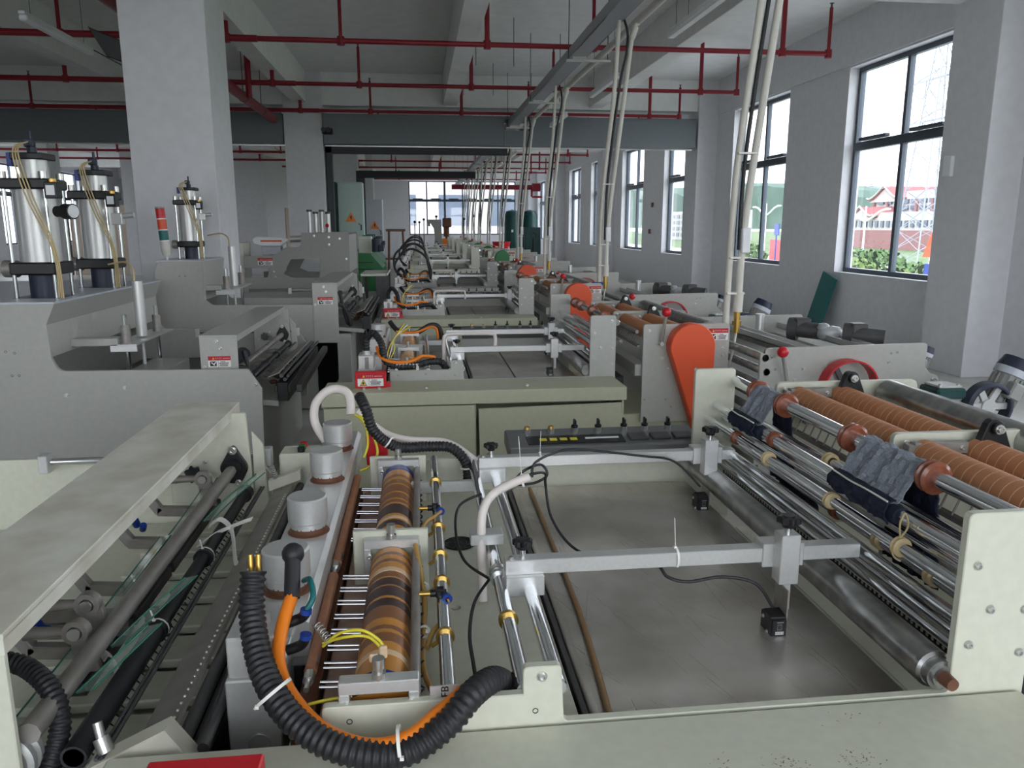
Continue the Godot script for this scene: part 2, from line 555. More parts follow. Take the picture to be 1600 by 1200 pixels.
const XR := 6.75
const XL := -16.0
const ZF := -46.0
const ZB := 5.0
const CEIL := 4.95

func wall_with_openings(a0: float, a1: float, opens: Array, y0: float, y1: float, put_box: Callable) -> void:
	var at := a0
	for o in opens:   # [from, to, sill, head]
		put_box.call(at, o[0], y0, y1)
		put_box.call(o[0], o[1], y0, o[2])
		put_box.call(o[0], o[1], o[3], y1)
		at = o[1]
	put_box.call(at, a1, y0, y1)

var window_count := 0
func window(c: Vector3, along_x: bool, w: float, y0: float, y1: float, cols: int, ty: float, inward: float) -> void:
	# a dark framed window: fixed lights above a transom, sliding lights below; c lies in the middle of the pane plane
	window_count += 1
	var root := Node3D.new()
	root.name = "window_%d" % window_count
	add_child(root)
	root.position = V(c.x, 0, c.z)
	root.set_meta("kind", "structure")
	if not along_x: root.rotation.y = PI / 2
	var f := MB.new()
	var h := w * 0.5
	for s in [-1, 1]: f.box(V(s * (h - 0.03), (y0 + y1) / 2, 0), V(0.06, y1 - y0, 0.09), 0.004)
	f.box(V(0, y0 + 0.035, 0), V(w, 0.07, 0.1), 0.004)
	f.box(V(0, y1 - 0.035, 0), V(w, 0.07, 0.09), 0.004)
	put("window_frame", f, mats.frame_grey, root)
	put("transom", MB.new().box(V(0, ty, 0), V(w - 0.1, 0.13, 0.11), 0.006), mats.frame_grey, root)
	var cw := w / cols
	for k in cols:
		var x0 := -h + k * cw
		if k > 0:
			put("mullion", MB.new().box(V(x0, (y0 + y1) / 2, 0.0), V(0.07, y1 - y0 - 0.1, 0.085), 0.004), mats.frame_grey, root)
		# awning sash handles on the transom
		put("sash_stay", MB.new().box(V(x0 + cw * 0.5, ty + 0.09, inward * 0.09), V(cw * 0.55, 0.05, 0.09), 0.01), mats.frame_grey, root)
		for q in [[y0 + 0.07, ty - 0.065], [ty + 0.065, y1 - 0.07]]:
			put("pane", MB.new().box(V(x0 + cw * 0.5, (q[0] + q[1]) / 2, 0.0), V(cw - 0.07, q[1] - q[0], 0.006)), mats.glass, root)

func building() -> void:
	struct("floor", MB.new().b2(V(XL - 0.3, -0.3, ZF - 0.3), V(XR + 0.3, 0, ZB + 0.3)), mats.floor, "grey concrete factory floor")
	struct("ceiling", MB.new().b2(V(XL - 0.3, CEIL, ZF - 0.3), V(XR + 0.3, CEIL + 0.3, ZB + 0.3)), mats.ceiling, "white painted concrete ceiling slab")
	var op := []
	for k in range(3, -2, -1):
		op.append([-16.7 - 9.35 * k, -14.15 - 9.35 * k, 1.02, 4.17])
		op.append([-12.15 - 9.35 * k, -9.6 - 9.35 * k, 1.02, 4.17])
	var wr := MB.new()
	wall_with_openings(ZF, ZB, op, 0, CEIL, func(a, b, y0, y1): wr.b2(V(XR, y0, a), V(XR + 0.3, y1, b)))
	wr.b2(V(XR - 0.03, 4.2, ZF), V(XR, CEIL, ZB))   # the lintel beam stands a little proud
	struct("wall_right", wr, mats.plaster, "white plastered wall with tall windows")
	var wl := MB.new()
	var ol := op.slice(1, 6)   # the far half of the side wall
	wall_with_openings(ZF, ZB, ol, 0, CEIL, func(a, b, y0, y1): wl.b2(V(XL - 0.3, y0, a), V(XL, y1, b)))
	struct("wall_left", wl, mats.plaster, "white plastered side wall with dark framed windows beyond the machines")
	var sl := MB.new()
	for o in op:
		for s in ([1, -1] if ol.has(o) else [1]):
			window(V((XR if s > 0 else XL) + s * 0.2, 0, (o[0] + o[1]) / 2), false, o[1] - o[0], o[2], o[3], 2, 2.98, -s)
	var of := [[-0.55, 5.62, 1.25, 4.3]]
	var wf := MB.new()
	wall_with_openings(XL, XR, of, 0, CEIL, func(a, b, y0, y1): wf.b2(V(a, y0, ZF - 0.3), V(b, y1, ZF)))
	struct("wall_far", wf, mats.plaster, "end wall with a wide band of windows")
	for k in 3: window(V(-0.55 + 6.17 * (k + 0.5) / 3.0, 0, ZF - 0.15), true, 6.17 / 3.0, 1.25, 4.3, 2, 3.2, 1.0)
	var ob := [[-9.0, -4.6, 0.9, 4.5], [-2.4, 6.0, 0.4, 4.75]]
	var wb := MB.new()
	wall_with_openings(XL, XR, ob, 0, CEIL, func(a, b, y0, y1): wb.b2(V(a, y0, ZB), V(b, y1, ZB + 0.3)))
	struct("wall_back", wb, mats.plaster, "white plastered wall with wide windows")
	for o in ob: window(V((o[0] + o[1]) / 2, 0, ZB + 0.15), true, o[1] - o[0], o[2], o[3], 4, 3.0, -1.0)
	# columns on a 9.35 m grid
	for k in range(-1, 5):
		var z := -8.3 - 9.35 * k
		if z - 0.8 < ZF: z = ZF + 0.75
		struct("column_wall", MB.new().b2(V(6.3, 0, z - 0.8), V(XR + 0.1, CEIL, z), 0.006), mats.plaster, "white pier against the window wall")
		if k < 4:
			struct("column_hall", MB.new().b2(V(-2.8, 0, z - 0.8), V(-2.0, CEIL, z), 0.006), mats.plaster, "square white plastered column in the hall")
			struct("column_hall", MB.new().b2(V(-12.4, 0, z - 0.8), V(-11.6, CEIL, z), 0.006), mats.plaster, "square white plastered column in the hall")
		# cross beams on the column lines
		struct("beam_cross", MB.new().b2(V(XL, 4.28, z - 0.75), V(XR, CEIL, z - 0.1), 0.006), mats.ceiling, "white concrete cross beam under the ceiling")
	for x in [-11.85, -8.7, -5.55, -2.46, 0.73, 3.95]:
		struct("beam_long", MB.new().b2(V(x - 0.15, 4.32, ZF), V(x + 0.15, CEIL, ZB), 0.006), mats.ceiling, "white concrete beam running along the hall ceiling")
	# the stair core in the far corner of the hall, with its door
	var core := struct("wall_partition", MB.new().b2(V(-10.5, 0, -45.9), V(-5.55, CEIL, -30)), mats.plaster, "plain walls of the enclosed stair core at the end of the hall")
	var d := put("door_1", MB.new().b2(V(-5.55, 0, -35.2), V(-5.5, 2.5, -34.0), 0.005), mats.beige)
	d.set_meta("kind", "structure")
	# fire shutter casings with their rails under the second column line
	for q in [[-1.98, 6.24], [-11.5, -2.82]]:
		var t := thing("fire_shutter", "dark grey steel casing of the fire shutter between the hall column and the window pier" if q[1] > 0 else "dark grey steel casing of the fire shutter beyond the big hall column", "shutter", V(0, 0, -17.6))
		if q[1] > 0:   # the cable tray passes through a notch
			put("casing", MB.new().b2(V(q[0], 3.47, -0.55), V(1.9, 4.1, 0), 0.012).b2(V(2.5, 3.47, -0.55), V(q[1], 4.1, 0), 0.012).b2(V(1.9, 3.47, -0.55), V(2.5, 3.8, 0)).b2(V(1.9, 4.02, -0.55), V(2.5, 4.1, 0)), mats.shutter, t)
			put("guide_rail", MB.new().b2(V(q[0], 0, -0.42), V(q[0] + 0.14, 3.45, -0.24), 0.01), mats.black_frame, t)
			put("inner_beam", MB.new().b2(V(q[0], 3.3, -0.42), V(2.0, 3.45, -0.24), 0.01), mats.black_frame, t)
		else:
			put("casing", MB.new().b2(V(q[0], 3.47, -0.55), V(q[1], 4.1, 0), 0.012), mats.shutter, t)
		put("bottom_bar", MB.new().b2(V(q[0], 3.445, -0.3), V(q[1], 3.472, -0.24)), mats.zinc, t)
	var t2 := thing("steel_portal", "black steel portal frame farther down the hall", "frame", V(0, 0, -26.5))
	put("beam", MB.new().b2(V(-2.0, 3.3, -0.2), V(1.9, 3.52, 0), 0.01), mats.black_frame, t2)
	put("post", MB.new().b2(V(-2.0, 0, -0.2), V(-1.72, 3.3, 0), 0.01), mats.black_frame, t2)

func side_plate(z: float, near: bool) -> MB:   # one painted side plate of a bag machine, outline in x and y
	var pts := [[-0.2, 0.55], [-0.2, 0.876, 0.01], [0.176, 0.876], [0.176, 0.932, 0.012], [0.25, 0.932, 0.012], [0.256, 0.812, 0.012], [1.056, 0.812, 0.012], [1.056, 1.2, 0.015], [1.222, 1.2, 0.015], [1.222, 0.55]]
	if not near:
		pts = [[-0.2, 0.55], [-0.2, 0.87, 0.01], [0.3, 0.87, 0.01], [0.3, 0.84], [1.066, 0.84, 0.012], [1.066, 1.2, 0.015], [1.23, 1.2, 0.015], [1.23, 0.55]]
	return MB.new().prism(P2(pts), 0, z - 0.02, z, 0.002)

func half_cut(x0: float, x1: float, z0: float, z1: float, c: Vector2, r: float, side: float) -> PackedVector2Array:
	# a rectangle whose far (side 1) or near (side -1) edge in z is bitten by half a round hole
	var p := PackedVector2Array()
	var ze := z1 if side > 0 else z0
	var zo := z0 if side > 0 else z1
	p.append(Vector2(x0, zo)); p.append(Vector2(x0, ze))
	for k in 13:
		var a := PI - PI * k / 12.0
		p.append(Vector2(c.x + r * cos(a), ze - side * r * sin(a)))
	p.append(Vector2(x1, ze)); p.append(Vector2(x1, zo))
	return p

func nip_plate(z: float, x1: float) -> MB:
	return MB.new().prism(P2([[1.4, 0.5], [1.4, 1.14, 0.02], [x1, 1.14, 0.03], [x1, 0.5]]), 0, z - 0.022, z, 0.002)

func ringed_roller(t: Node, called: String, a: Vector3, b: Vector3, r: float, m: Material, line: Material, step: float, sg: int) -> void:
	var body := MB.new()
	var rings := MB.new()
	var n := int(a.distance_to(b) / step)
	var d := (b - a) / n
	for k in n:
		body.cyl(a + d * k + d * 0.06, a + d * (k + 1) - d * 0.06, r, sg)
		if k > 0: rings.cyl(a + d * (k - 0.065), a + d * (k + 0.065), r - 0.0012, sg)
	body.cyl(a - d * 0.5, a, r * 0.3, 10).cyl(b, b + d * 0.5, r * 0.3, 10)
	var p := put(called, body, m, t)
	put("seam_ring", rings, line, p)

func shaft(t: Node, called: String, x: float, y: float, z0: float, z1: float, r: float, m: Material, sg := 16) -> MeshInstance3D:
	return put(called, MB.new().lathe([[0.0, 0.0], [r * 0.85, 0.0], [r, 0.004], [r, 0.996], [r * 0.85, 1.0], [0.0, 1.0]], V(x, y, z0), V(0, 0, z1 - z0), sg), m, t)

func collar(t: Node, x: float, y: float, z: float, r: float, ro: float, w: float, m: Material) -> void:
	put("collar", MB.new().lathe([[r, 0.0], [ro * 0.8, 0.0], [ro, 0.15], [ro, 0.3], [ro * 0.86, 0.4], [ro * 0.86, 0.6], [ro, 0.7], [ro, 0.85], [ro * 0.8, 1.0], [r, 1.0]], V(x, y, z - w / 2), V(0, 0, w), 18), m, t)

func sensor_bar(t: Node, z: float, x1: float, xs: float, lod: int, black_sensor := true) -> void:
	# square aluminium bar clamped to the guide rods, with a height-adjustable sensor
	var p := put("sensor_bar", MB.new().b2(V(0.19, 0.912, z - 0.02), V(x1, 0.95, z + 0.02), 0.002), mats.alu, t)
	put("rod_clamp", MB.new().b2(V(0.19, 0.862, z - 0.035), V(0.285, 0.913, z + 0.035), 0.002), mats.alu, p)
	star_knob(p, V(0.235, 0.972, z), V(0, 1, 0), 0.026)
	if lod < 2: bolt(p, V(0.205, 0.95, z + 0.008), V(0, 1, 0), 0.008)
	put("slider", MB.new().b2(V(xs - 0.05, 0.9, z - 0.03), V(xs + 0.06, 0.962, z + 0.024), 0.002), mats.alu, p)
	put("sensor_holder", MB.new().b2(V(xs - 0.022, 0.87, z + 0.02), V(xs + 0.028, 1.0, z + 0.065), 0.002), mats.alu, p)
	star_knob(p, V(xs + 0.003, 1.015, z + 0.042), V(0, 1, 0), 0.03)
	put("sensor_leg", MB.new().b2(V(xs - 0.005, 0.795, z + 0.03), V(xs + 0.016, 0.87, z + 0.052), 0.001), mats.alu, p)
	if not black_sensor: return
	put("bracket", MB.new().b2(V(xs - 0.01, 0.74, z + 0.02), V(xs - 0.006, 0.865, z + 0.09), 0.0005), mats.dull_steel, p)
	var s := MB.new().prism(P2([[z + 0.04, 0.745], [z + 0.04, 0.795], [z + 0.055, 0.805], [z + 0.095, 0.8, 0.004], [z + 0.1, 0.745, 0.004], [z + 0.08, 0.735]]), 1, xs - 0.052, xs - 0.011, 0.0015)
	put("photo_sensor", s, mats.black, p, "small black photo sensor")
	var q := QuadMesh.new()
	q.size = Vector2(0.036, 0.044)
	inst("sensor_print", q, mats.sensor_print, p, V(xs - 0.031, 0.772, z + 0.1008))
	for k in 2: bolt(p, V(xs - 0.0525, 0.785 - 0.03 * k, z + 0.055 + 0.025 * k), V(-1, 0, 0), 0.005)

func seal_roller(t: Node, z0: float, z1: float, bands: Array, sg: int) -> void:
	# taped sealing roller: amber core with narrower and darker wraps of tape along it
	var x := -0.095
	var y := 0.842
	var l := z1 - z0
	var p := put("seal_roller", MB.new().cyl(V(x, y, z0), V(x, y, z1), 0.056, sg).cyl(V(x, y, z0 + 0.03), V(x, y, z0), 0.018, 12).cyl(V(x, y, z1 - 0.03), V(x, y, z1), 0.018, 12), mats.roller_amber, t, "amber taped sealing roller")
	for b in bands:
		var m: Material = [mats.roller_brown, mats.roller_dark, mats.groove, mats.blue][b[2]]
		put("tape_band", MB.new().lathe([[0.0555, 0.0], [0.0572, 0.03], [0.0572, 0.97], [0.0555, 1.0]], V(x, y, z0 + l * b[0]), V(0, 0, l * (b[1] - b[0])), sg), m, p)

func bracket(t: Node, z: float) -> void:   # aluminium seat that carries a sealing roller, with its cap screw
	var p := put("roller_bracket", MB.new().b2(V(-0.17, 0.89, z - 0.016), V(-0.02, 0.915, z + 0.016), 0.002).b2(V(-0.17, 0.8, z - 0.016), V(-0.15, 0.89, z + 0.016), 0.002).b2(V(-0.04, 0.8, z - 0.016), V(-0.02, 0.89, z + 0.016), 0.002), mats.alu, t)
	put("cap_screw", MB.new().cyl(V(-0.095, 0.9, z), V(-0.095, 0.935, z), 0.008, 10).cyl(V(-0.095, 0.915, z), V(-0.095, 0.926, z), 0.015, 6).cyl(V(-0.095, 0.935, z), V(-0.095, 0.955, z), 0.012, 12), mats.zinc, p)
	for x in [-0.155, -0.035]: bolt(p, V(x, 0.87, z + 0.016), V(0, 0, 1), 0.008)

func bag_machine(at: Vector3, label: String, o: Dictionary) -> Node3D:
	var t := thing("bag_machine", label, "machine", at, "bag-making machines in the row")
	var lod: int = o.lod
	var sg := 24 if lod == 0 else 12
	var plate: Material = o.plate
	var cab: Material = o.cab
	var x0: float = o.get("x0", -0.57)
	# ---- near cabinet
	var shell := MB.new()   # an open-fronted box behind the panel and the door
	for q in [[V(x0, 0.03, 0.012), V(1.2, 0.73, 0.024)], [V(x0, 0.03, 0.012), V(x0 + 0.012, 0.73, 0.315)], [V(1.188, 0.03, 0.012), V(1.2, 0.73, 0.315)], [V(x0, 0.03, 0.012), V(1.2, 0.042, 0.315)], [V(0.296, 0.03, 0.285), V(0.308, 0.73, 0.315)]]: shell.b2(q[0], q[1])
	var c := put("cabinet", shell, cab, t)
	put("cabinet_top", MB.new().b2(V(x0 - 0.01, 0.73, 0.006), V(1.21, 0.812, 0.345), 0.005), cab, c)
	put("fixed_panel", MB.new().b2(V(x0 + 0.0, 0.08, 0.317), V(0.3, 0.722, 0.328), 0.003), cab, c)
	var door := put("cabinet_door", MB.new().b2(V(0, -0.62, 0), V(0.86, 0.0, 0.012), 0.003), cab, c)
	door.position = V(0.322, 0.698, 0.319)
	door.rotation = V(0, 0, 0.02)
	if lod < 2:
		for x in [0.02, 0.62]: bolt(c, V(x, 0.812, 0.24), V(0, 1, 0), 0.013)
	if lod == 0:
		var rr := RandomNumberGenerator.new()
		rr.seed = 31
		var fl := MB.new()
		for k in 110:
			var q: Vector2 = [Vector2(0.62, 0.16), Vector2(0.76, 0.17), Vector2(0.5, 0.15), Vector2(0.8, 0.05)][k % 4 if k < 40 else k % 2]
			var a := V(q.x + rr.randfn() * 0.022, 0.8126, q.y + rr.randfn() * 0.012)
			fl.tri(a, a + V(rr.randf_range(0.001, 0.006), 0, rr.randfn() * 0.002), a + V(rr.randfn() * 0.002, 0, rr.randf_range(0.001, 0.004)), V(0, 1, 0), V(0, 1, 0), V(0, 1, 0))
		put("rust_fleck", fl, mats.brown, c).set_meta("kind", "stuff")
	# ---- side plates, base, table
	put("side_plate", side_plate(0.0, true), plate, t)
	put("side_plate", side_plate(-1.57, false), plate, t)
	put("base_body", MB.new().b2(V(-0.3, 0.03, -1.56), V(0.9, 0.6, -0.03), 0.004).b2(V(0.9, 0.03, -1.56), V(1.2, 0.6, -0.03), 0.004), cab, t)
	var dm := MB.new()
	if lod == 0:   # the deck is cut out for the fan and for a cable
		var fan := Vector2(0.106, -1.045)
		var cab_hole := Vector2(0.075, -0.62)
		dm.prism(half_cut(-0.28, 0.31, -1.565, -1.045, fan, 0.05, 1.0), 2, 0.72, 0.74)
		dm.prism(half_cut(-0.28, 0.31, -1.045, -0.83, fan, 0.05, -1.0), 2, 0.72, 0.74)
		dm.prism(half_cut(-0.28, 0.31, -0.83, -0.62, cab_hole, 0.014, 1.0), 2, 0.72, 0.74)
		dm.prism(half_cut(-0.28, 0.31, -0.62, -0.025, cab_hole, 0.014, -1.0), 2, 0.72, 0.74)
	else:
		dm.b2(V(-0.28, 0.72, -1.565), V(0.31, 0.74, -0.025), 0.002)
	put("deck", dm, plate, t)
	if o.get("seam", false):   # a table of two plates with an open joint between them
		put("table_top", MB.new().prism(P2([[0.335, 0.69], [0.335, 0.745, 0.012], [0.352, 0.752, 0.005], [0.616, 0.752], [0.616, 0.69]]), 0, -1.54, -0.05, 0.001), mats.stainless, t, "stainless steel table plate")
		put("table_top", MB.new().prism(P2([[0.626, 0.69], [0.626, 0.752], [1.035, 0.752, 0.006], [1.045, 0.69]]), 0, -1.54, -0.05, 0.001), mats.stainless, t, "stainless steel table plate")
	else:
		put("table_top", MB.new().prism(P2([[0.335, 0.69], [0.335, 0.745, 0.012], [0.352, 0.752, 0.005], [1.035, 0.752, 0.006], [1.045, 0.69]]), 0, -1.54, -0.05, 0.001), mats.stainless, t, "scratched stainless steel table plate")
	put("table_edge", MB.new().b2(V(0.318, 0.66, -1.54), V(0.333, 0.742, -0.05), 0.002), mats.dark_steel, t)
	if lod < 2:
		for b in [[1.085, 1.09], [1.124, 0.994], [1.086, 0.919], [1.195, 1.165], [1.2, 0.99], [1.2, 0.895]]: bolt(t, V(b[0], b[1], 0.0), V(0, 0, 1), 0.0085)
		bolt(t, V(0.212, 0.912, 0.0), V(0, 0, 1), 0.009)
		for b in [[-0.15, 0.845], [0.02, 0.85], [0.2, 0.84]]: hole(t, V(b[0], b[1], 0.0005), V(0, 0, 1), 0.006)
	# ---- guide rods and sensor bars over the table
	shaft(t, "guide_rod", 0.181, 0.872, -1.57, -0.02, 0.017, mats.chrome, sg)
	shaft(t, "guide_rod", 0.25, 0.872, -1.57, -0.02, 0.017, mats.chrome, sg)
	shaft(t, "carrier_rod", 0.036, 0.872, -1.57, -0.02, 0.0155, mats.chrome, sg)
	var bars: Array = o.get("bars", [[-0.457, 1.11, 0.895], [-1.32, 1.13, 1.02]])
	for b in bars: sensor_bar(t, b[0], b[1], b[2], lod, o.get("sensors", true))
	# ---- feed rollers between the posts
	shaft(t, "draw_roller", 1.045, 0.845, -1.57, -0.03, 0.041, mats.steel, sg)
	if lod == 0:
		put("journal", MB.new().cyl(V(1.045, 0.845, -0.03), V(1.045, 0.845, -0.012), 0.032, 20).cyl(V(1.045, 0.845, -0.012), V(1.045, 0.845, -0.004), 0.024, 18), mats.steel, t)
		put("axle_end", MB.new().cyl(V(1.045, 0.845, -0.004), V(1.045, 0.845, 0.024), 0.015, 14, 0.013), mats.brown, t)
	for q in [[1.232, 1.15, 0.021], [1.156, 1.055, 0.018], [1.125, 1.0, 0.015], [1.19, 1.0, 0.013], [1.205, 0.93, 0.018], [1.13, 0.925, 0.014], [1.165, 0.865, 0.018], [1.26, 1.03, 0.012], [1.12, 0.865, 0.012]]:
		shaft(t, "idler_shaft", q[0], q[1], -1.57, -0.015, q[2], mats.chrome, sg)
	put("cable_rail", MB.new().b2(V(1.235, 0.74, -1.55), V(1.29, 0.8, -0.04), 0.004).b2(V(1.19, 0.77, -1.55), V(1.2, 0.835, -0.04), 0.002), mats.black, t)
	if lod == 0:
		var light_dots := MB.new()  # pale discs on the rail, painted as light showing through its holes
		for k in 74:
			for r in 2: light_dots.cyl(V(1.1885, 0.79 + 0.018 * r, -0.06 - k * 0.02 - r * 0.01), V(1.1895, 0.79 + 0.018 * r, -0.06 - k * 0.02 - r * 0.01), 0.0055, 6)
		var pf := put("hole_light_dots", light_dots, mats.alu, t)
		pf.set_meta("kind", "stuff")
		var links := MB.new()
		for k in 60: links.box(V(1.262, 0.803, -0.06 - k * 0.0245), V(0.05, 0.012, 0.014), 0.003)
		put("cable_chain", links, mats.rubber, t).set_meta("kind", "stuff")
		for q in [[1.125, 1.0, -0.3], [1.125, 1.0, -0.62], [1.125, 1.0, -1.02], [1.125, 1.0, -1.28]]: collar(t, q[0], q[1], q[2], 0.015, 0.024, 0.022, mats.ring_bone if q[2] > -1.2 else mats.ring_brown)
		for q in [[1.156, 1.055, -1.05], [1.205, 0.93, -0.5], [1.205, 0.93, -0.72], [1.205, 0.93, -0.28], [1.26, 1.03, -0.88]]: collar(t, q[0], q[1], q[2], 0.016, 0.026, 0.03, mats.ring_brown if q[2] < -0.6 and q[0] < 1.25 else mats.ring_bone)
		put("twine", wire([V(1.122, 1.02, -0.3), V(1.115, 1.06, -0.297), V(1.125, 1.085, -0.295), V(1.135, 1.05, -0.296), V(1.118, 1.018, -0.3), V(1.105, 0.99, -0.298), V(1.11, 0.975, -0.297), V(1.125, 0.965, -0.296)], 0.0025, 5), mats.ring_bone, t)
	for z in ([-0.36, -0.72, -1.14, -1.36] if lod < 2 else [-0.5]): collar(t, 1.232, 1.15, z, 0.02, 0.042, 0.036, mats.ring_brown)
	# ---- nip unit with the ribbed rubber rollers, two lanes wide
	put("nip_plate", nip_plate(0.0, 1.97), plate, t)
	put("nip_plate", nip_plate(-0.78, 1.95), plate, t)
	var far := put("nip_plate", nip_plate(-1.56, 2.0), plate, t)
	for lane in [[-1.53, -0.82], [-0.75, -0.06]]:
		for x in [1.475, 1.655]: ringed_roller(t, "rubber_roller", V(x, 1.075, lane[0]), V(x, 1.075, lane[1]), 0.055, mats.rubber_brown, mats.groove, 0.034, sg)
		shaft(t, "press_shaft", 1.375, 1.085, lane[0], lane[1], 0.014, mats.dull_steel, 12)
		var z: float = lane[0]
		var g := put("slide_guide", MB.new().b2(V(1.43, 1.09, z), V(1.6, 1.125, z + 0.03), 0.002).b2(V(1.41, 0.98, z), V(1.43, 1.12, z + 0.03), 0.002).b2(V(1.5, 0.98, z), V(1.6, 1.085, z + 0.025), 0.002), mats.dull_steel, t)
		if lod < 2:
			put("spring", spring(V(1.432, 1.04, z + 0.02), V(1.5, 1.04, z + 0.02), 0.016, 8, 0.0028), mats.zinc, g)
			for x in [1.455, 1.58]: bolt(g, V(x, 1.108, z + 0.03), V(0, 0, 1), 0.008)
			bolt(t, V(1.42, 1.122, z), V(0, 0, 1), 0.007)
			put("needle_comb", comb(lane), mats.dull_steel, t)
			var pb := MB.new().prism(P2([[1.655, 1.075], [1.625, 1.09, 0.015], [1.66, 1.19, 0.03], [1.70, 1.19, 0.03], [1.745, 1.085, 0.02], [1.72, 1.06]]), 0, z, z + 0.03, 0.003)
			pb.cyl(V(1.68, 1.165, z + 0.03), V(1.68, 1.165, z + 0.045), 0.018, 16)
			put("bearing_housing", pb, mats.black, t)
			bolt(t, V(1.68, 1.165, z + 0.045), V(0, 0, 1), 0.013)
	shaft(t, "steel_roller", 1.845, 1.1, -1.52, -0.05, 0.052, mats.steel, sg)
	put("roller_journal", MB.new().cyl(V(1.845, 1.1, -1.56), V(1.845, 1.1, -0.01), 0.02, 12), mats.dark_steel, t)
	put("lower_beam", MB.new().b2(V(1.36, 0.8, -1.53), V(1.44, 0.88, -0.03), 0.004), plate, t)
	put("nip_base", MB.new().b2(V(1.25, 0.03, -1.54), V(1.96, 0.55, -0.03), 0.004), cab, t)
	# ---- belt guard, lever and sticker on the outer plate
	if o.has("guard"):
		var gp := []
		for k in 13:
			var a := PI * (-0.06 + 1.12 * k / 12.0)
			gp.append([1.695 + 0.147 * cos(a), 1.005 + 0.147 * sin(a)])
		gp.append([1.735, 0.45]); gp.append([1.83, 0.45])
		var gd := put("belt_guard", MB.new().prism(P2(gp), 0, 0.0, 0.1, 0.006), o.guard, t, o.get("guard_label", "orange belt guard"))
		bolt(gd, V(1.72, 0.86, 0.1), V(0, 0, 1), 0.011)
		put("lever", MB.new().cyl(V(1.51, 1.02, 0.03), V(1.525, 1.2, 0.055), 0.011, 12).cyl(V(1.51, 1.02, 0.0), V(1.51, 1.02, 0.05), 0.013, 12), mats.zinc, t)
		put("lever_ball", MB.new().sphere(V(1.527, 1.222, 0.058), Vector3.ONE * 0.03, 16), mats.red, t, "red lever ball")
		var q := QuadMesh.new(); q.size = Vector2(0.13, 0.075)
		inst("warning_sticker", q, mats.sticker, t, V(1.895, 1.07, 0.0015))
		for b in [[1.44, 1.1], [1.53, 0.92], [1.57, 0.85], [1.47, 0.84], [1.93, 0.93], [1.93, 0.98]]: bolt(t, V(b[0], b[1], 0), V(0, 0, 1), 0.009)
		for b in [[1.42, 0.65], [1.56, 0.65], [1.6, 0.6]]: hole(t, V(b[0], b[1], 0.0005), V(0, 0, 1), 0.006)
	if lod < 2: control_panel(t, plate)
	if o.get("seal", true): sealing_unit(t, lod, sg, o)
	return t

func comb(lane: Array) -> MB:   # the row of fine needles under the press shaft
	var m := MB.new().b2(V(1.38, 0.985, lane[0]), V(1.4, 1.0, lane[1]))
	for k in 14: m.cyl(V(1.385, 1.0, lerpf(lane[0], lane[1], (k + 0.5) / 14)), V(1.41, 1.06, lerpf(lane[0], lane[1], (k + 0.5) / 14)), 0.003, 5)
	return m

func control_panel(t: Node, plate: Material) -> void:
	# sloping operator panel on the far side plate
	var root := put("control_panel", MB.new().box(V(0, -0.03, 0), V(0.8, 0.06, 0.2), 0.006), mats.panel_grey, t, "dark sloping control panel")
	root.transform = Transform3D(Basis(V(1, 0, 0), 0.12), V(0.735, 0.9, -1.72))
	put("display", MB.new().b2(V(-0.32, 0.0, -0.01), V(0.08, 0.004, 0.075), 0.001), mats.black, root)
	for k in 4: put("yellow_key", MB.new().b2(V(-0.27 + k * 0.042, 0.004, 0.02), V(-0.24 + k * 0.042, 0.006, 0.045), 0.001), mats.yellow, root)
	put("display_sticker", MB.new().b2(V(-0.08, 0.004, 0.02), V(0.06, 0.0052, 0.035)), mats.lamp_white, root)
	for k in 7:
		var x: float = [-0.31, -0.21, -0.11, -0.01, 0.1, 0.19, 0.29][k]
		put("button_socket", MB.new().cyl(V(x, 0, -0.05), V(x, 0.022, -0.05), 0.015, 14), mats.zinc, root)
		if k < 2: put("push_button", MB.new().cyl(V(x, 0.022, -0.05), V(x, 0.03, -0.05), 0.013, 14, 0.011), mats.brass, root)
		else: put("selector_switch", MB.new().cyl(V(x, 0.022, -0.05), V(x, 0.03, -0.05), 0.014, 14).b2(V(x - 0.005, 0.03, -0.064), V(x + 0.005, 0.055, -0.036), 0.002), mats.black, root)
	for k in 3: put("drive_meter", MB.new().b2(V(0.1 + k * 0.095, 0.0, 0.0), V(0.18 + k * 0.095, 0.012, 0.06), 0.003), mats.dark_steel, root)
	put("panel_post", MB.new().b2(V(0.55, 0.03, -1.75), V(0.65, 0.84, -1.62), 0.003), plate, t)

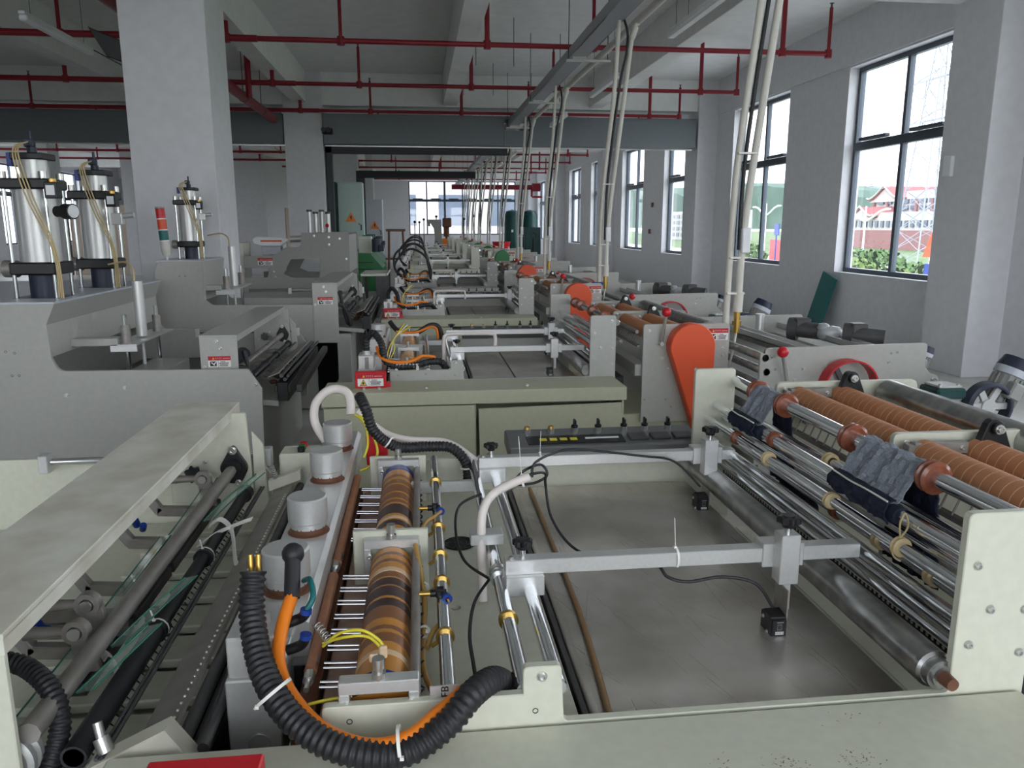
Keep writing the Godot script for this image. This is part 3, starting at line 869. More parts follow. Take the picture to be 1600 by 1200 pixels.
func sealing_unit(t: Node, lod: int, sg: int, o: Dictionary) -> void:
	var am: bool = o.get("amber", false)
	# taped rollers in two lanes
	var near_bands := [[0.01, 0.05, 3], [0.14, 0.17, 2], [0.22, 0.28, 0], [0.30, 0.33, 0], [0.38, 0.47, 0], [0.47, 0.53, 1], [0.55, 0.63, 1], [0.64, 0.70, 1], [0.71, 0.76, 0], [0.765, 0.80, 2], [0.85, 0.88, 0], [0.92, 0.95, 0]]
	var far_bands := [[0.05, 0.09, 0], [0.14, 0.20, 1], [0.22, 0.25, 2], [0.28, 0.40, 1], [0.42, 0.46, 0], [0.48, 0.56, 0], [0.58, 0.68, 0], [0.70, 0.76, 0], [0.8, 0.84, 0], [0.93, 1.0, 3]]
	if lod > 0:
		near_bands = [[0.2, 0.24, 2], [0.5, 0.54, 2], [0.7, 0.74, 2]]
		far_bands = near_bands
	if lod < 2:
		seal_roller(t, -0.05, -0.68, near_bands, sg)
		seal_roller(t, -0.75, -1.42, far_bands, sg)
		for z in [-0.028, -0.7, -1.44]: bracket(t, z)
		put("roller_stand", MB.new().b2(V(-0.2, 0.74, -0.735), V(0.005, 0.93, -0.717), 0.003), o.plate, t)
		put("roller_stand", MB.new().b2(V(-0.2, 0.74, -1.475), V(0.005, 0.92, -1.457), 0.003), o.plate, t)
		# chrome needles on both sides of the rollers
		var pins := MB.new()
		for lane in [[-0.1, -0.66, 8], [-0.84, -1.36, 7]]:
			for k in lane[2]:
				var z: float = lerpf(lane[0], lane[1], (k + 0.5) / lane[2])
				for dz in [0.0, 0.018]:
					put("needle", MB.new().cyl(V(-0.22, 0.846, z + dz), V(-0.14, 0.842, z + dz), 0.0032, 8), mats.chrome, t)
		if lod == 0:
			for k in 26:
				var z := -0.08 - k * 0.052
				if absf(z + 0.72) < 0.05: continue
				pins.bar(V(-0.046, 0.85, z), V(-0.012, 0.8, z - 0.03), 0.004, 0.004).bar(V(-0.012, 0.85, z), V(-0.046, 0.8, z - 0.03), 0.004, 0.004)
			put("guide_wire", pins, mats.dark_steel, t).set_meta("kind", "stuff")
	# brown heater board and the copper pressure pipes
	put("heater_board", MB.new().b2(V(-0.225, 0.752, -1.5), V(-0.152, 0.775, -0.06), 0.003), mats.board_pink, t)
	put("heater_board", MB.new().b2(V(-0.272, 0.74, -1.5), V(-0.232, 0.79, -0.06), 0.003), mats.brown, t)
	for q in [[-0.2, -0.66], [-0.74, -1.5]]:
		var cp := put("copper_pipe", MB.new().cyl(V(-0.249, 0.83, q[0]), V(-0.249, 0.83, q[1]), 0.0135, sg), mats.copper, t)
		put("pipe_nut", MB.new().cyl(V(-0.249, 0.83, q[0] + 0.004), V(-0.249, 0.83, q[0] + 0.035), 0.012, 6).cyl(V(-0.249, 0.83, q[0] + 0.035), V(-0.249, 0.83, q[0] + 0.065), 0.006, 10), mats.zinc, cp)
		put("pipe_bracket", MB.new().b2(V(-0.29, 0.835, q[0] - 0.05), V(-0.235, 0.839, q[0] - 0.02)), mats.dark_steel, cp)
	# pressing beam with its turned aluminium weights
	put("pressing_beam", MB.new().prism(P2([[-0.4, 0.8], [-0.4, 0.905, 0.004], [-0.275, 0.905, 0.004], [-0.262, 0.89], [-0.262, 0.8]]), 0, -1.9, -0.3, 0.002), mats.alu, t)
	var kz: Array = [-0.445, -0.805, -1.265, -1.64] if lod == 0 else [-0.5, -0.86, -1.3]
	for z in kz:
		put("weight_seat", MB.new().lathe([[0.058, 0.0], [0.058, 0.1], [0.05, 0.3], [0.05, 1.0]], V(-0.33, 0.903, z), V(0, 0.022, 0), sg), mats.brown, t)
		var w := put("turned_weight", MB.new().lathe([[0.05, 0.0], [0.05, 0.18], [0.047, 0.2], [0.055, 0.22], [0.055, 0.95], [0.051, 1.0], [0.02, 0.99], [0.0, 0.985]], V(-0.33, 0.922, z), V(0, 0.088, 0), sg + 8), mats.alu, t, "turned aluminium weight")
	put("under_beam", MB.new().b2(V(-0.39, 0.6, -1.85), V(-0.285, 0.8, -0.32), 0.003), mats.dark_steel, t)
	# end box
	var eb := put("junction_box", MB.new().b2(V(-0.405, 0.6, -0.3), V(-0.3, 0.862, -0.13), 0.003), mats.alu, t, "steel junction box at the end of the pressing beam")
	put("box_top", MB.new().b2(V(-0.4, 0.862, -0.29), V(-0.305, 0.95, -0.14), 0.003), mats.alu, eb)
	put("box_plate", MB.new().b2(V(-0.36, 0.865, -0.1405), V(-0.335, 0.94, -0.138)), mats.dull_steel, eb)
	put("knockout", MB.new().pipe(V(-0.345, 0.72, -0.131), V(-0.345, 0.72, -0.127), 0.022, 0.02, 24), mats.zinc, eb)
	put("conduit_nut", MB.new().cyl(V(-0.35, 0.95, -0.2), V(-0.35, 0.975, -0.2), 0.028, 8), mats.alu, eb)
	if lod == 0:
		# T fittings, amber air hoses, brass stop rings on the carrier rod
		for z in [-0.24, -0.5, -0.66, -0.86, -1.28]:
			put("stop_ring", MB.new().pipe(V(0.036, 0.872, z - 0.006), V(0.036, 0.872, z + 0.006), 0.021, 0.0155, 18).cyl(V(0.02, 0.86, z), V(0.006, 0.85, z), 0.005, 8), mats.brass, t)
		put("stop_ring", MB.new().pipe(V(0.181, 0.872, -0.3), V(0.181, 0.872, -0.288), 0.023, 0.0165, 18), mats.brass, t)
		for z in [-0.52, -0.55]: put("shaft_collar", MB.new().pipe(V(0.181, 0.872, z), V(0.181, 0.872, z + 0.016), 0.023, 0.0165, 18), mats.zinc, t)
		for z in [-0.42, -1.0]:
			var f := put("push_fitting", MB.new().cyl(V(0.006, 0.885, z), V(0.045, 0.885, z), 0.009, 10).box(V(0.03, 0.887, z), V(0.022, 0.022, 0.024), 0.003).cyl(V(0.04, 0.885, z + 0.012), V(0.045, 0.885, z + 0.03), 0.01, 12), mats.black, t)
			put("blue_collet", MB.new().pipe(V(0.044, 0.885, z + 0.028), V(0.046, 0.885, z + 0.036), 0.013, 0.005, 14), mats.blue, f)
			put("brass_nipple", MB.new().cyl(V(-0.02, 0.885, z), V(0.012, 0.885, z), 0.007, 8), mats.brass, f)
		put("air_hose", wire([V(-0.03, 0.9, -0.68), V(-0.02, 0.88, -0.6), V(-0.008, 0.85, -0.45), V(-0.012, 0.83, -0.33), V(-0.012, 0.82, -0.2), V(0.012, 0.82, -0.09), V(0.03, 0.8, -0.03)], 0.007), mats.amber, t)
		put("air_hose", wire([V(0.047, 0.88, -0.39), V(0.035, 0.86, -0.34), V(0.01, 0.85, -0.3), V(-0.004, 0.84, -0.25)], 0.0065), mats.amber, t)
		put("air_hose", wire([V(0.047, 0.885, -0.97), V(0.03, 0.885, -0.93), V(0.0, 0.885, -0.88), V(-0.015, 0.885, -0.8)], 0.0065), mats.amber, t)
		for z in [-0.3, -0.52, -0.88]: tie(t, V(-0.01, 0.853, z), V(0, 0, 1), 0.013, V(0.012, 0.012, 0.02))
		# cooling grille and holes in the deck
		var gr := MB.new()
		for k in 6: gr.pipe(V(0.106, 0.742, -1.045), V(0.106, 0.747, -1.045), 0.05 - k * 0.008, 0.0465 - k * 0.008, 28)
		for k in 3: gr.box(V(0.106, 0.744, -1.045), V(0.1, 0.004, 0.004), 0.0, Basis(V(0, 1, 0), PI * k / 3.0))
		put("fan_grille", gr, mats.black, t)
		put("number_tag", MB.new().b2(V(0.0, 0.877, -0.012), V(0.055, 0.9, -0.009)), mats.alu, t)
		var tx := TextMesh.new(); tx.text = "FB"; tx.font_size = 20; tx.pixel_size = 0.001; tx.depth = 0.0008
		var txo := inst("tag_lettering", tx, mats.black, t, V(0.027, 0.888, -0.0085))
		txo.rotation.z = PI / 2
		# brown rod lying on the table
		put("edge_rod", wire([V(0.4, 0.76, -1.5), V(0.398, 0.762, -1.05), V(0.392, 0.762, -0.5), V(0.366, 0.762, -0.06)], 0.0075), mats.bronze_rod, t)
	# near deck support tube between the shafts
	put("support_tube", MB.new().cyl(V(-0.028, 0.878, -1.55), V(-0.028, 0.878, -0.03), 0.011, 12), mats.dull_steel, t)
	put("cross_bar", MB.new().b2(V(-0.05, 0.835, -1.3), V(0.2, 0.875, -1.275), 0.003), mats.alu, t)
	if o.get("hoses", true): machine_hoses(t, lod, o)

func machine_hoses(t: Node, lod: int, o: Dictionary) -> void:
	var st := 12 if lod == 0 else 8
	var h1 := [V(-0.346, 1.071, -0.182), V(-0.345, 0.999, -0.142), V(-0.316, 0.934, -0.062), V(-0.262, 0.889, 0.018), V(-0.19, 0.856, 0.068), V(-0.111, 0.838, 0.088), V(-0.038, 0.84, 0.088), V(0.031, 0.874, 0.068), V(0.078, 0.903, 0.028), V(0.125, 0.885, -0.042), V(0.164, 0.821, -0.102), V(0.18, 0.76, -0.142)]
	var o1 := [V(-0.281, 0.996, -0.222), V(-0.295, 0.95, -0.162), V(-0.29, 0.914, -0.092), V(-0.252, 0.884, -0.022), V(-0.187, 0.862, 0.048), V(-0.107, 0.848, 0.078), V(-0.038, 0.858, 0.075), V(0.02, 0.88, 0.038), V(0.089, 0.89, -0.022), V(0.151, 0.832, -0.082)]
	if lod > 0:   # here the conduit leaves the box upwards and bends over to lie on the deck
		h1 = [V(-0.35, 0.97, -0.2), V(-0.345, 1.05, -0.2), V(-0.3, 1.09, -0.16), V(-0.25, 1.03, -0.1), V(-0.23, 0.94, -0.05), V(-0.17, 0.9, -0.03), V(-0.06, 0.9, -0.03), V(0.06, 0.92, -0.05), V(0.13, 0.9, -0.08), V(0.165, 0.8, -0.12)]
		o1 = [V(-0.28, 1.0, -0.15), V(-0.25, 0.95, -0.05), V(-0.17, 0.925, -0.02), V(-0.06, 0.93, -0.03), V(0.0, 0.955, -0.05), V(0.08, 0.94, -0.1)]
	if lod == 0:
		put("conduit", hose(h1, 0.0262, 0.0135, 16), mats.rubber, t, "black ribbed cable conduit")
		put("orange_cable", wire(o1, 0.0138, 10), mats.orange_cable, t, "orange power cable")
		put("cable_boot", MB.new().sphere(V(-0.284, 1.063, -0.28), Vector3.ONE * 0.024, 14).cyl(V(-0.284, 1.06, -0.275), V(-0.281, 0.99, -0.22), 0.0165, 14), mats.rubber, t)
		put("brass_tail", MB.new().cyl(V(-0.352, 1.06, -0.19), V(-0.354, 1.1, -0.2), 0.006, 8).cyl(V(-0.338, 1.06, -0.19), V(-0.338, 1.1, -0.2), 0.006, 8), mats.brass, t)
		tie(t, V(-0.284, 0.912, -0.005), V(0.6, -0.7, 0.35).normalized(), 0.036, V(-0.03, -0.012, 0.03))
		tie(t, V(-0.055, 0.85, 0.082), V(1, 0.1, 0), 0.031, V(0.004, -0.005, 0.032))
		for q in [[V(-0.217, 0.898, -0.182), V(-0.179, 0.947, -0.142), V(-0.132, 0.962, -0.122), V(-0.098, 0.944, -0.112), V(-0.086, 0.924, -0.102)], [V(-0.217, 0.905, -0.182), V(-0.165, 0.944, -0.132), V(-0.12, 0.947, -0.122), V(-0.091, 0.929, -0.102)], [V(-0.23, 0.859, -0.042), V(-0.191, 0.866, -0.042), V(-0.148, 0.87, -0.042)]]:
			put("yellow_wire", wire(q, 0.0032), mats.yellow, t)
		put("wire_sleeve", MB.new().box(V(-0.09, 0.925, -0.1), V(0.016, 0.026, 0.012), 0.003).box(V(-0.108, 0.913, -0.1), V(0.02, 0.018, 0.01), 0.003), mats.groove, t)
		put("wire_sleeve", wire([V(-0.091, 0.915, -0.102), V(-0.102, 0.885, -0.082), V(-0.126, 0.872, -0.062), V(-0.147, 0.868, -0.052)], 0.007), mats.black, t)
		put("wire_spring", spring(V(-0.235, 0.93, -0.22), V(-0.2, 0.912, -0.17), 0.008, 6, 0.0018), mats.zinc, t)
		for q in [[V(-0.262, 0.955, -0.2), V(-0.25, 0.97, -0.19)], [V(-0.262, 0.905, -0.18), V(-0.25, 0.925, -0.17)]]:
			put("elbow_fitting", wire([V(-0.29, q[0].y - 0.01, q[0].z), q[0], q[1]], 0.011, 10), mats.black, t)
			put("blue_collet", MB.new().cyl(q[1], q[1] + V(0.002, 0.01, 0), 0.012, 12), mats.blue, t)
		put("air_hose", wire([V(-0.25, 0.975, -0.19), V(-0.235, 1.0, -0.2), V(-0.245, 1.02, -0.24), V(-0.265, 1.0, -0.28)], 0.006), mats.teal, t)
		# the second conduit and the pale tube at the far end
		put("conduit", hose([V(-0.23, 1.14, -1.5), V(-0.204, 1.105, -1.432), V(-0.177, 1.022, -1.432), V(-0.1, 0.955, -1.462), V(0.017, 0.946, -1.482), V(0.1, 0.938, -1.482), V(0.154, 0.88, -1.482), V(0.163, 0.8, -1.482)], 0.02, 0.0125, 14), mats.rubber, t, "black ribbed cable conduit")
		tie(t, V(-0.13, 0.977, -1.45), V(0.8, -0.6, 0), 0.022, V(0.01, 0.01, 0))
		tie(t, V(0.155, 0.86, -1.482), V(0, 1, 0), 0.022, V(0.01, 0, 0.01))
		put("pale_tube", wire([V(-0.25, 1.06, -1.6), V(-0.15, 0.98, -1.58), V(-0.054, 0.956, -1.55), V(0.09, 0.941, -1.545), V(0.197, 0.873, -1.51)], 0.013, 10), mats.white_tube, t)
		put("pale_tube", wire([V(-0.38, 0.93, -1.66), V(-0.42, 1.0, -1.682), V(-0.415, 1.072, -1.682), V(-0.371, 1.122, -1.682), V(-0.322, 1.131, -1.682), V(-0.284, 1.109, -1.662), V(-0.277, 1.04, -1.632)], 0.017, 10), mats.white_tube, t)
		for q in [[V(-0.26, 1.05, -1.6), V(-0.22, 1.02, -1.56), V(-0.21, 0.95, -1.54), V(-0.225, 0.9, -1.52)], [V(-0.25, 1.06, -1.6), V(-0.2, 1.0, -1.55), V(-0.175, 0.92, -1.53), V(-0.2, 0.87, -1.52), V(-0.24, 0.85, -1.52)]]:
			put("yellow_wire", wire(q, 0.005), mats.yellow, t)
		put("red_box", MB.new().b2(V(-0.22, 0.85, -1.66), V(-0.14, 0.97, -1.58), 0.004), mats.red, t)
		# pale plastic frame and cables of the sensors
		put("sensor_mast", wire([V(0.15, 0.745, -0.64), V(0.15, 0.83, -0.66), V(0.15, 0.93, -0.682), V(0.158, 0.985, -0.702), V(0.187, 1.018, -0.732), V(0.241, 1.048, -0.732), V(0.291, 1.065, -0.732)], 0.0125, 12), mats.white_tube, t)
		put("mast_block", MB.new().b2(V(0.12, 0.895, -0.72), V(0.21, 0.925, -0.665), 0.002), mats.alu, t)
		for q in [[V(0.25, 1.05, -0.75), V(0.3, 1.03, -0.9), V(0.361, 1.02, -0.98), V(0.381, 0.985, -0.982), V(0.341, 0.965, -0.97), V(0.27, 0.985, -0.9), V(0.26, 1.04, -0.78), V(0.3, 1.07, -0.74), V(0.345, 1.05, -0.8), V(0.371, 0.964, -0.95), V(0.38, 0.88, -0.882), V(0.435, 0.82, -0.782), V(0.53, 0.84, -0.632), V(0.581, 0.9, -0.482), V(0.601, 0.885, -0.44), V(0.652, 0.874, -0.43), V(0.736, 0.887, -0.42), V(0.815, 0.874, -0.4), V(0.862, 0.81, -0.395)], [V(0.3, 1.06, -0.75), V(0.345, 1.02, -1.0), V(0.453, 0.965, -1.28), V(0.542, 0.964, -1.322), V(0.767, 0.944, -1.282), V(0.893, 0.919, -1.28), V(0.985, 0.83, -1.25)], [V(0.18, 0.895, -1.082), V(0.105, 0.895, -0.982), V(0.088, 0.852, -0.882), V(0.102, 0.848, -0.682), V(0.155, 0.86, -0.54)], [V(0.159, 0.86, -0.532), V(0.114, 0.851, -0.432), V(0.092, 0.851, -0.282), V(0.094, 0.832, -0.182), V(0.104, 0.78, -0.08)]]:
			put("sensor_cable", wire(q, 0.0042), mats.rubber, t)
		tie(t, V(0.625, 0.931, -0.457), V(1, 0, 0), 0.026, V(-0.012, 0.11, 0.015))
		tie(t, V(0.27, 1.05, -0.74), V(1, 0.3, 0), 0.016, V(-0.01, 0.13, 0.0))
		tie(t, V(0.41, 0.931, -1.32), V(1, 0, 0), 0.026, V(0.0, 0.11, 0.02))
	else:
		put("conduit", hose(h1, 0.0235, 0.02 if lod == 1 else 0.05, 10), mats.rubber, t, "black ribbed cable conduit")
		put("orange_cable", wire(o1, 0.0115, 8), mats.orange_cable, t, "orange power cable")
		put("conduit", wire([V(-0.25, 1.0, -1.5), V(-0.18, 0.93, -1.45), V(-0.05, 0.91, -1.46), V(0.07, 0.97, -1.47), V(0.14, 0.95, -1.48), V(0.165, 0.86, -1.48)], 0.02, 10), mats.rubber, t, "black ribbed cable conduit")
		put("orange_cable", wire([V(-0.2, 0.93, -1.42), V(-0.05, 0.92, -1.43), V(0.07, 0.96, -1.44), V(0.12, 0.94, -1.45), V(0.13, 0.86, -1.45)], 0.01, 8), mats.orange_cable, t)
		for k in 3: put("yellow_wire", wire([V(-0.23, 0.86, -0.3), V(-0.22 + 0.02 * k, 0.95, -0.35), V(-0.18, 1.02, -0.4), V(-0.11 + 0.02 * k, 1.12 - 0.01 * k, -0.4)], 0.004), mats.yellow if k != 1 else mats.nylon, t)
		put("white_frame", wire([V(0.15, 0.75, -0.5), V(0.15, 0.98, -0.5), V(0.165, 1.02, -0.5), V(0.2, 1.03, -0.5), V(0.46, 1.03, -0.5), V(0.5, 1.01, -0.5), V(0.5, 0.94, -0.5)], 0.013, 10, 4), mats.white_tube, t)

func sticker(t: Node, at: Vector3, w: float, tri := false) -> void:
	var q := QuadMesh.new()
	q.size = Vector2(w, w * 0.5)
	inst("warning_sticker", q, mats.sticker_triangle if tri else mats.sticker, t, at)

func delivery_unit(at: Vector3, label: String, lod: int, paint: Material, o: Dictionary) -> Node3D:
	# the bag delivery next to the sealing unit: cover, bearing plates, shafts, guide strips, trays and linkages
	var t := thing("delivery_unit", label, "machine", at, "delivery units in the row")
	var sg := 20 if lod == 0 else 10
	put("cover", MB.new().b2(V(-0.957, 1.058, -1.775), V(-0.72, 1.07, 0.018), 0.002).b2(V(-0.73, 1.03, -1.775), V(-0.72, 1.062, 0.018), 0.001), mats.worn_cream if lod == 0 else paint, t, "long flat cover plate")
	var e := put("end_plate", MB.new().prism(P2([[-0.957, 0.5], [-0.957, 1.06, 0.005], [-0.725, 1.06, 0.005], [-0.725, 0.5]]), 0, 0.0, 0.014, 0.002), paint, t)
	if lod > 0:
		sticker(e, V(-0.84, 0.9, 0.0155), 0.14)
		for b in [[-0.85, 1.03], [-0.83, 0.985], [-0.935, 0.865]]: bolt(e, V(b[0], b[1], 0.014), V(0, 0, 1), 0.011)
	var f := put("bearing_plate", MB.new().prism(P2([[-0.96, 0.7], [-0.96, 1.058], [-0.67, 1.058, 0.01], [-0.655, 0.7]]), 0, -1.65, -1.63, 0.002), paint, t)
	put("wing_plate", MB.new().prism(P2([[-0.655, 0.66], [-0.655, 0.98], [-0.615, 0.93, 0.01], [-0.605, 0.66]]), 0, -1.66, -1.645, 0.002), paint, t)
	if lod == 0: put("frame_plate", MB.new().prism(P2([[-2.0, 0.3], [-2.0, 0.86, 0.01], [-0.68, 0.86, 0.02], [-0.62, 0.77, 0.02], [-0.62, 0.3]]), 0, -1.8, -1.78, 0.002), paint, t)
	for b in [[-0.83, 0.87], [-0.825, 0.815], [-0.775, 0.795], [-0.92, 0.81]]: bolt(f, V(b[0], b[1], -1.63), V(0, 0, 1), 0.007)
	# flange bearing and the square-cut shaft
	put("flange_bearing", MB.new().prism(P2([[-0.745, 0.9, 0.02], [-0.72, 0.945, 0.02], [-0.695, 0.9, 0.02], [-0.665, 0.85, 0.04], [-0.695, 0.79, 0.03], [-0.745, 0.79, 0.03], [-0.775, 0.85, 0.04]]), 0, -1.63, -1.605, 0.003).cyl(V(-0.72, 0.853, -1.605), V(-0.72, 0.853, -1.58), 0.032, 20), mats.black, t)
	bolt(t, V(-0.72, 0.92, -1.605), V(0, 0, 1), 0.014)
	bolt(t, V(-0.705, 0.793, -1.605), V(0, 0, 1), 0.011)
	put("drive_shaft", MB.new().cyl(V(-0.72, 0.853, -1.6), V(-0.72, 0.853, -1.56), 0.014, 14).cyl(V(-0.72, 0.853, -1.56), V(-0.72, 0.853, -0.02), 0.021, 8), mats.dull_steel, t)
	# star knob and chrome rods reaching out to the side
	star_knob(t, V(-0.865, 0.838, -1.6), V(0.2, 0.1, 1), 0.033)
	put("slide_rod", MB.new().cyl(V(-1.42, 0.865, -1.72), V(-0.62, 0.865, -1.72), 0.013, 14), mats.chrome, t)
	for x in [-1.44, -0.615]: put("rod_block", MB.new().box(V(x, 0.86, -1.72), V(0.035, 0.07, 0.05), 0.003), mats.alu, t)
	# rubber-sleeved shaft, thin rods, dimpled strip plate, dark bars
	var rs := put("rubber_shaft", MB.new().cyl(V(-0.655, 0.79, -1.5), V(-0.655, 0.79, -0.03), 0.019, 14).cyl(V(-0.655, 0.79, -0.5), V(-0.655, 0.79, -0.03), 0.024, 14), mats.rubber, t, "black rubber sleeved shaft")
	for z in [-1.48, -0.93, -0.5]: put("sleeve_end", MB.new().cyl(V(-0.655, 0.79, z - 0.02), V(-0.655, 0.79, z + 0.02), 0.028, 14), mats.black, rs)
	for x in [-0.602, -0.612]: put("thin_rod", MB.new().cyl(V(x, 0.79, -1.55), V(x, 0.79, -0.02), 0.0042, 8), mats.dark_steel, t)
	put("strip_plate", MB.new().prism(P2([[-0.56, 0.775], [-0.56, 0.781], [-0.488, 0.812], [-0.483, 0.805]]), 0, -1.5, -0.04), mats.dull_steel, t, "dimpled metal strip plate")
	for q in [[-0.468, 0.79, 0.014], [-0.447, 0.765, 0.012], [-0.425, 0.79, 0.011]]:
		put("dark_bar", MB.new().cyl(V(q[0], q[1], -1.55), V(q[0], q[1], -0.03), q[2], 12), mats.dark_steel, t)
	put("dark_beam", MB.new().b2(V(-0.5, 0.62, -1.55), V(-0.43, 0.745, -0.03), 0.003), mats.black, t)
	# trays
	put("tray_base", MB.new().b2(V(-1.9 if lod == 0 else -0.95, 0.0 if at.y == 0.0 else -0.16, -1.77), V(-0.62, 0.58, 0.0), 0.004), paint, t)
	for k in (9 if lod == 0 else 5):
		var z := -0.1 - k * (0.18 if lod == 0 else 0.32)
		put("tray_slat", MB.new().b2(V(-1.0, 0.6, z - 0.13), V(-0.52, 0.625, z), 0.004), paint, t)
	if lod == 0:
		var dm := MB.new()
		for k in 56: dm.sphere(V(-0.4975, 0.809, -0.08 - k * 0.024), Vector3.ONE * 0.0042, 6)
		put("dimple", dm, mats.zinc, t).set_meta("kind", "stuff")
		var sp := MB.new()
		for k in 44: sp.cyl(V(-0.638, 0.778, -0.06 - k * 0.03), V(-0.626, 0.765, -0.06 - k * 0.03), 0.0025, 4, 0.0005)
		put("spike", sp, mats.black, t).set_meta("kind", "stuff")
		# acrylic guide strips with green edges fanning out along the shaft
		for q in [[V(-0.775, 0.84, -1.52), V(-0.765, 0.83, -1.1), V(-0.77, 0.82, -0.65)], [V(-0.785, 0.83, -1.0), V(-0.785, 0.82, -0.5), V(-0.79, 0.81, -0.1)], [V(-0.69, 0.83, -1.12), V(-0.66, 0.84, -1.3), V(-0.6, 0.86, -1.5)], [V(-0.7, 0.82, -0.38), V(-0.66, 0.835, -0.52), V(-0.615, 0.85, -0.66)], [V(-0.7, 0.82, -0.2), V(-0.665, 0.835, -0.3), V(-0.63, 0.845, -0.42)]]:
			var s := put("guide_strip", MB.new().ribbon(curve(q, 5), V(0.03, 0.006, 0), 0.002), mats.acrylic, t, "clear guide strip with a green edge")
			put("strip_edge", MB.new().sweep(curve([q[0] + V(0.016, 0.002, 0), q[1] + V(0.016, 0.002, 0), q[2] + V(0.016, 0.002, 0)], 5), 0.0022, 5), mats.acrylic_edge, s)
			put("strip_edge", MB.new().sweep(curve([q[0] - V(0.016, 0.002, 0), q[1] - V(0.016, 0.002, 0), q[2] - V(0.016, 0.002, 0)], 5), 0.0022, 5), mats.acrylic_edge, s)
		for q in [[V(-0.69, 0.8, -0.96), V(-0.66, 0.805, -1.06), V(-0.6, 0.82, -1.1), V(-0.555, 0.83, -1.12)], [V(-0.69, 0.81, -1.12), V(-0.66, 0.825, -1.14), V(-0.61, 0.81, -1.08), V(-0.56, 0.79, -0.9), V(-0.545, 0.79, -0.86)]]:
			put("pale_strip", MB.new().ribbon(curve(q, 6), V(0.008, 0.014, 0.0), 0.003), mats.nylon, t)
		put("pale_flap", MB.new().ribbon(curve([V(-0.76, 0.76, -0.43), V(-0.735, 0.79, -0.4), V(-0.7, 0.79, -0.36), V(-0.68, 0.765, -0.3), V(-0.69, 0.735, -0.25)], 6), V(0.02, 0.0, 0.03), 0.003), mats.nylon, t)
		# linkages: bent steel arms, rod ends, air cylinders
		for z in [-0.4, -0.72, -1.04, -1.32]:
			put("bent_arm", MB.new().bar(V(-0.96, 0.83, z - 0.06), V(-0.92, 0.77, z - 0.06), 0.03, 0.03, 0.003, V(0, 0, 1)).bar(V(-0.93, 0.775, z - 0.06), V(-0.78, 0.765, z - 0.06), 0.03, 0.032, 0.003), mats.dull_steel, t)
			put("arm_slide", MB.new().bar(V(-0.79, 0.73, z - 0.25), V(-0.79, 0.73, z + 0.05), 0.05, 0.03, 0.003).bar(V(-0.78, 0.75, z - 0.25), V(-0.78, 0.75, z + 0.05), 0.008, 0.01).bar(V(-0.8, 0.75, z - 0.25), V(-0.8, 0.75, z + 0.05), 0.008, 0.01), mats.dark_steel, t)
		for q in [[-0.36, 0.87], [-0.43, 0.9], [-1.4, 0.88]]:
			var z: float = q[0]
			var y: float = q[1]
			var lk := put("rod_end", MB.new().pipe(V(-0.775, y, z - 0.012), V(-0.775, y, z + 0.012), 0.028, 0.016, 18).cyl(V(-0.8, y, z), V(-0.86, y, z), 0.011, 12, 0.014).cyl(V(-0.86, y, z), V(-0.885, y, z), 0.015, 6), mats.dull_steel, t)
			put("piston_rod", MB.new().cyl(V(-0.95, y, z), V(-0.88, y, z), 0.006, 10), mats.chrome, lk)
			put("air_cylinder", MB.new().cyl(V(-1.1, y, z), V(-0.94, y, z), 0.02, 14), mats.black, lk)
			put("pivot_pin", MB.new().cyl(V(-0.775, y, z - 0.02), V(-0.775, y, z + 0.02), 0.014, 12), mats.zinc, lk)
			put("clevis", MB.new().prism(P2([[-0.795, y - 0.11], [-0.8, y, 0.02], [-0.755, y + 0.005, 0.02], [-0.74, y - 0.11]]), 0, z - 0.03, z - 0.014, 0.002), mats.dull_steel, lk)
		put("cross_angle", MB.new().b2(V(-0.97, 0.79, -0.62), V(-0.74, 0.793, -0.55), 0.001).b2(V(-0.97, 0.75, -0.553), V(-0.74, 0.793, -0.55), 0.001), mats.dull_steel, t)
		for z in [-0.52, -1.18]: put("blue_fitting", MB.new().cyl(V(-0.93, 0.8, z), V(-0.93, 0.83, z + 0.02), 0.012, 12).cyl(V(-0.91, 0.79, z + 0.01), V(-0.9, 0.81, z + 0.03), 0.011, 12), mats.blue, t)
		star_knob(t, V(-0.69, 0.74, -0.78), V(0.3, 0.6, 0.6), 0.025)
		star_knob(t, V(-0.72, 0.74, -0.66), V(0.3, 0.6, 0.6), 0.025)
		put("conduit", hose([V(-0.9, 0.93, -0.22), V(-0.841, 0.913, -0.182), V(-0.79, 0.9, -0.17), V(-0.735, 0.88, -0.132), V(-0.705, 0.845, -0.102), V(-0.701, 0.8, -0.082), V(-0.717, 0.74, -0.062), V(-0.73, 0.65, -0.05)], 0.02, 0.011, 14), mats.rubber, t, "black ribbed cable conduit")
		put("belt_pulley", MB.new().lathe([[0.0, 0.0], [0.05, 0.0], [0.06, 0.1], [0.06, 0.35], [0.052, 0.5], [0.06, 0.65], [0.06, 0.9], [0.05, 1.0], [0.0, 1.0]], V(-0.78, 0.79, -0.07), V(0, 0, 0.05), 28), mats.alu, t)
		for q in [V(-0.655, 0.815, -0.93), V(-0.655, 0.815, -0.5)]: tie(t, q - V(0, 0.025, 0), V(0, 0, 1), 0.027, V(-0.004, 0.06, 0.02))
		# cream corner block with its spring bolt
		put("corner_block", MB.new().prism(P2([[-0.66, 0.74], [-0.63, 0.775], [-0.485, 0.845], [-0.43, 0.76], [-0.43, 0.7], [-0.66, 0.7]]), 0, -0.06, -0.01, 0.003), mats.worn_cream, t)
		put("hex_bolt", MB.new().cyl(V(-0.6, 0.79, -0.04), V(-0.612, 0.815, -0.05), 0.016, 6).cyl(V(-0.612, 0.815, -0.05), V(-0.62, 0.84, -0.06), 0.009, 10), mats.zinc, t)
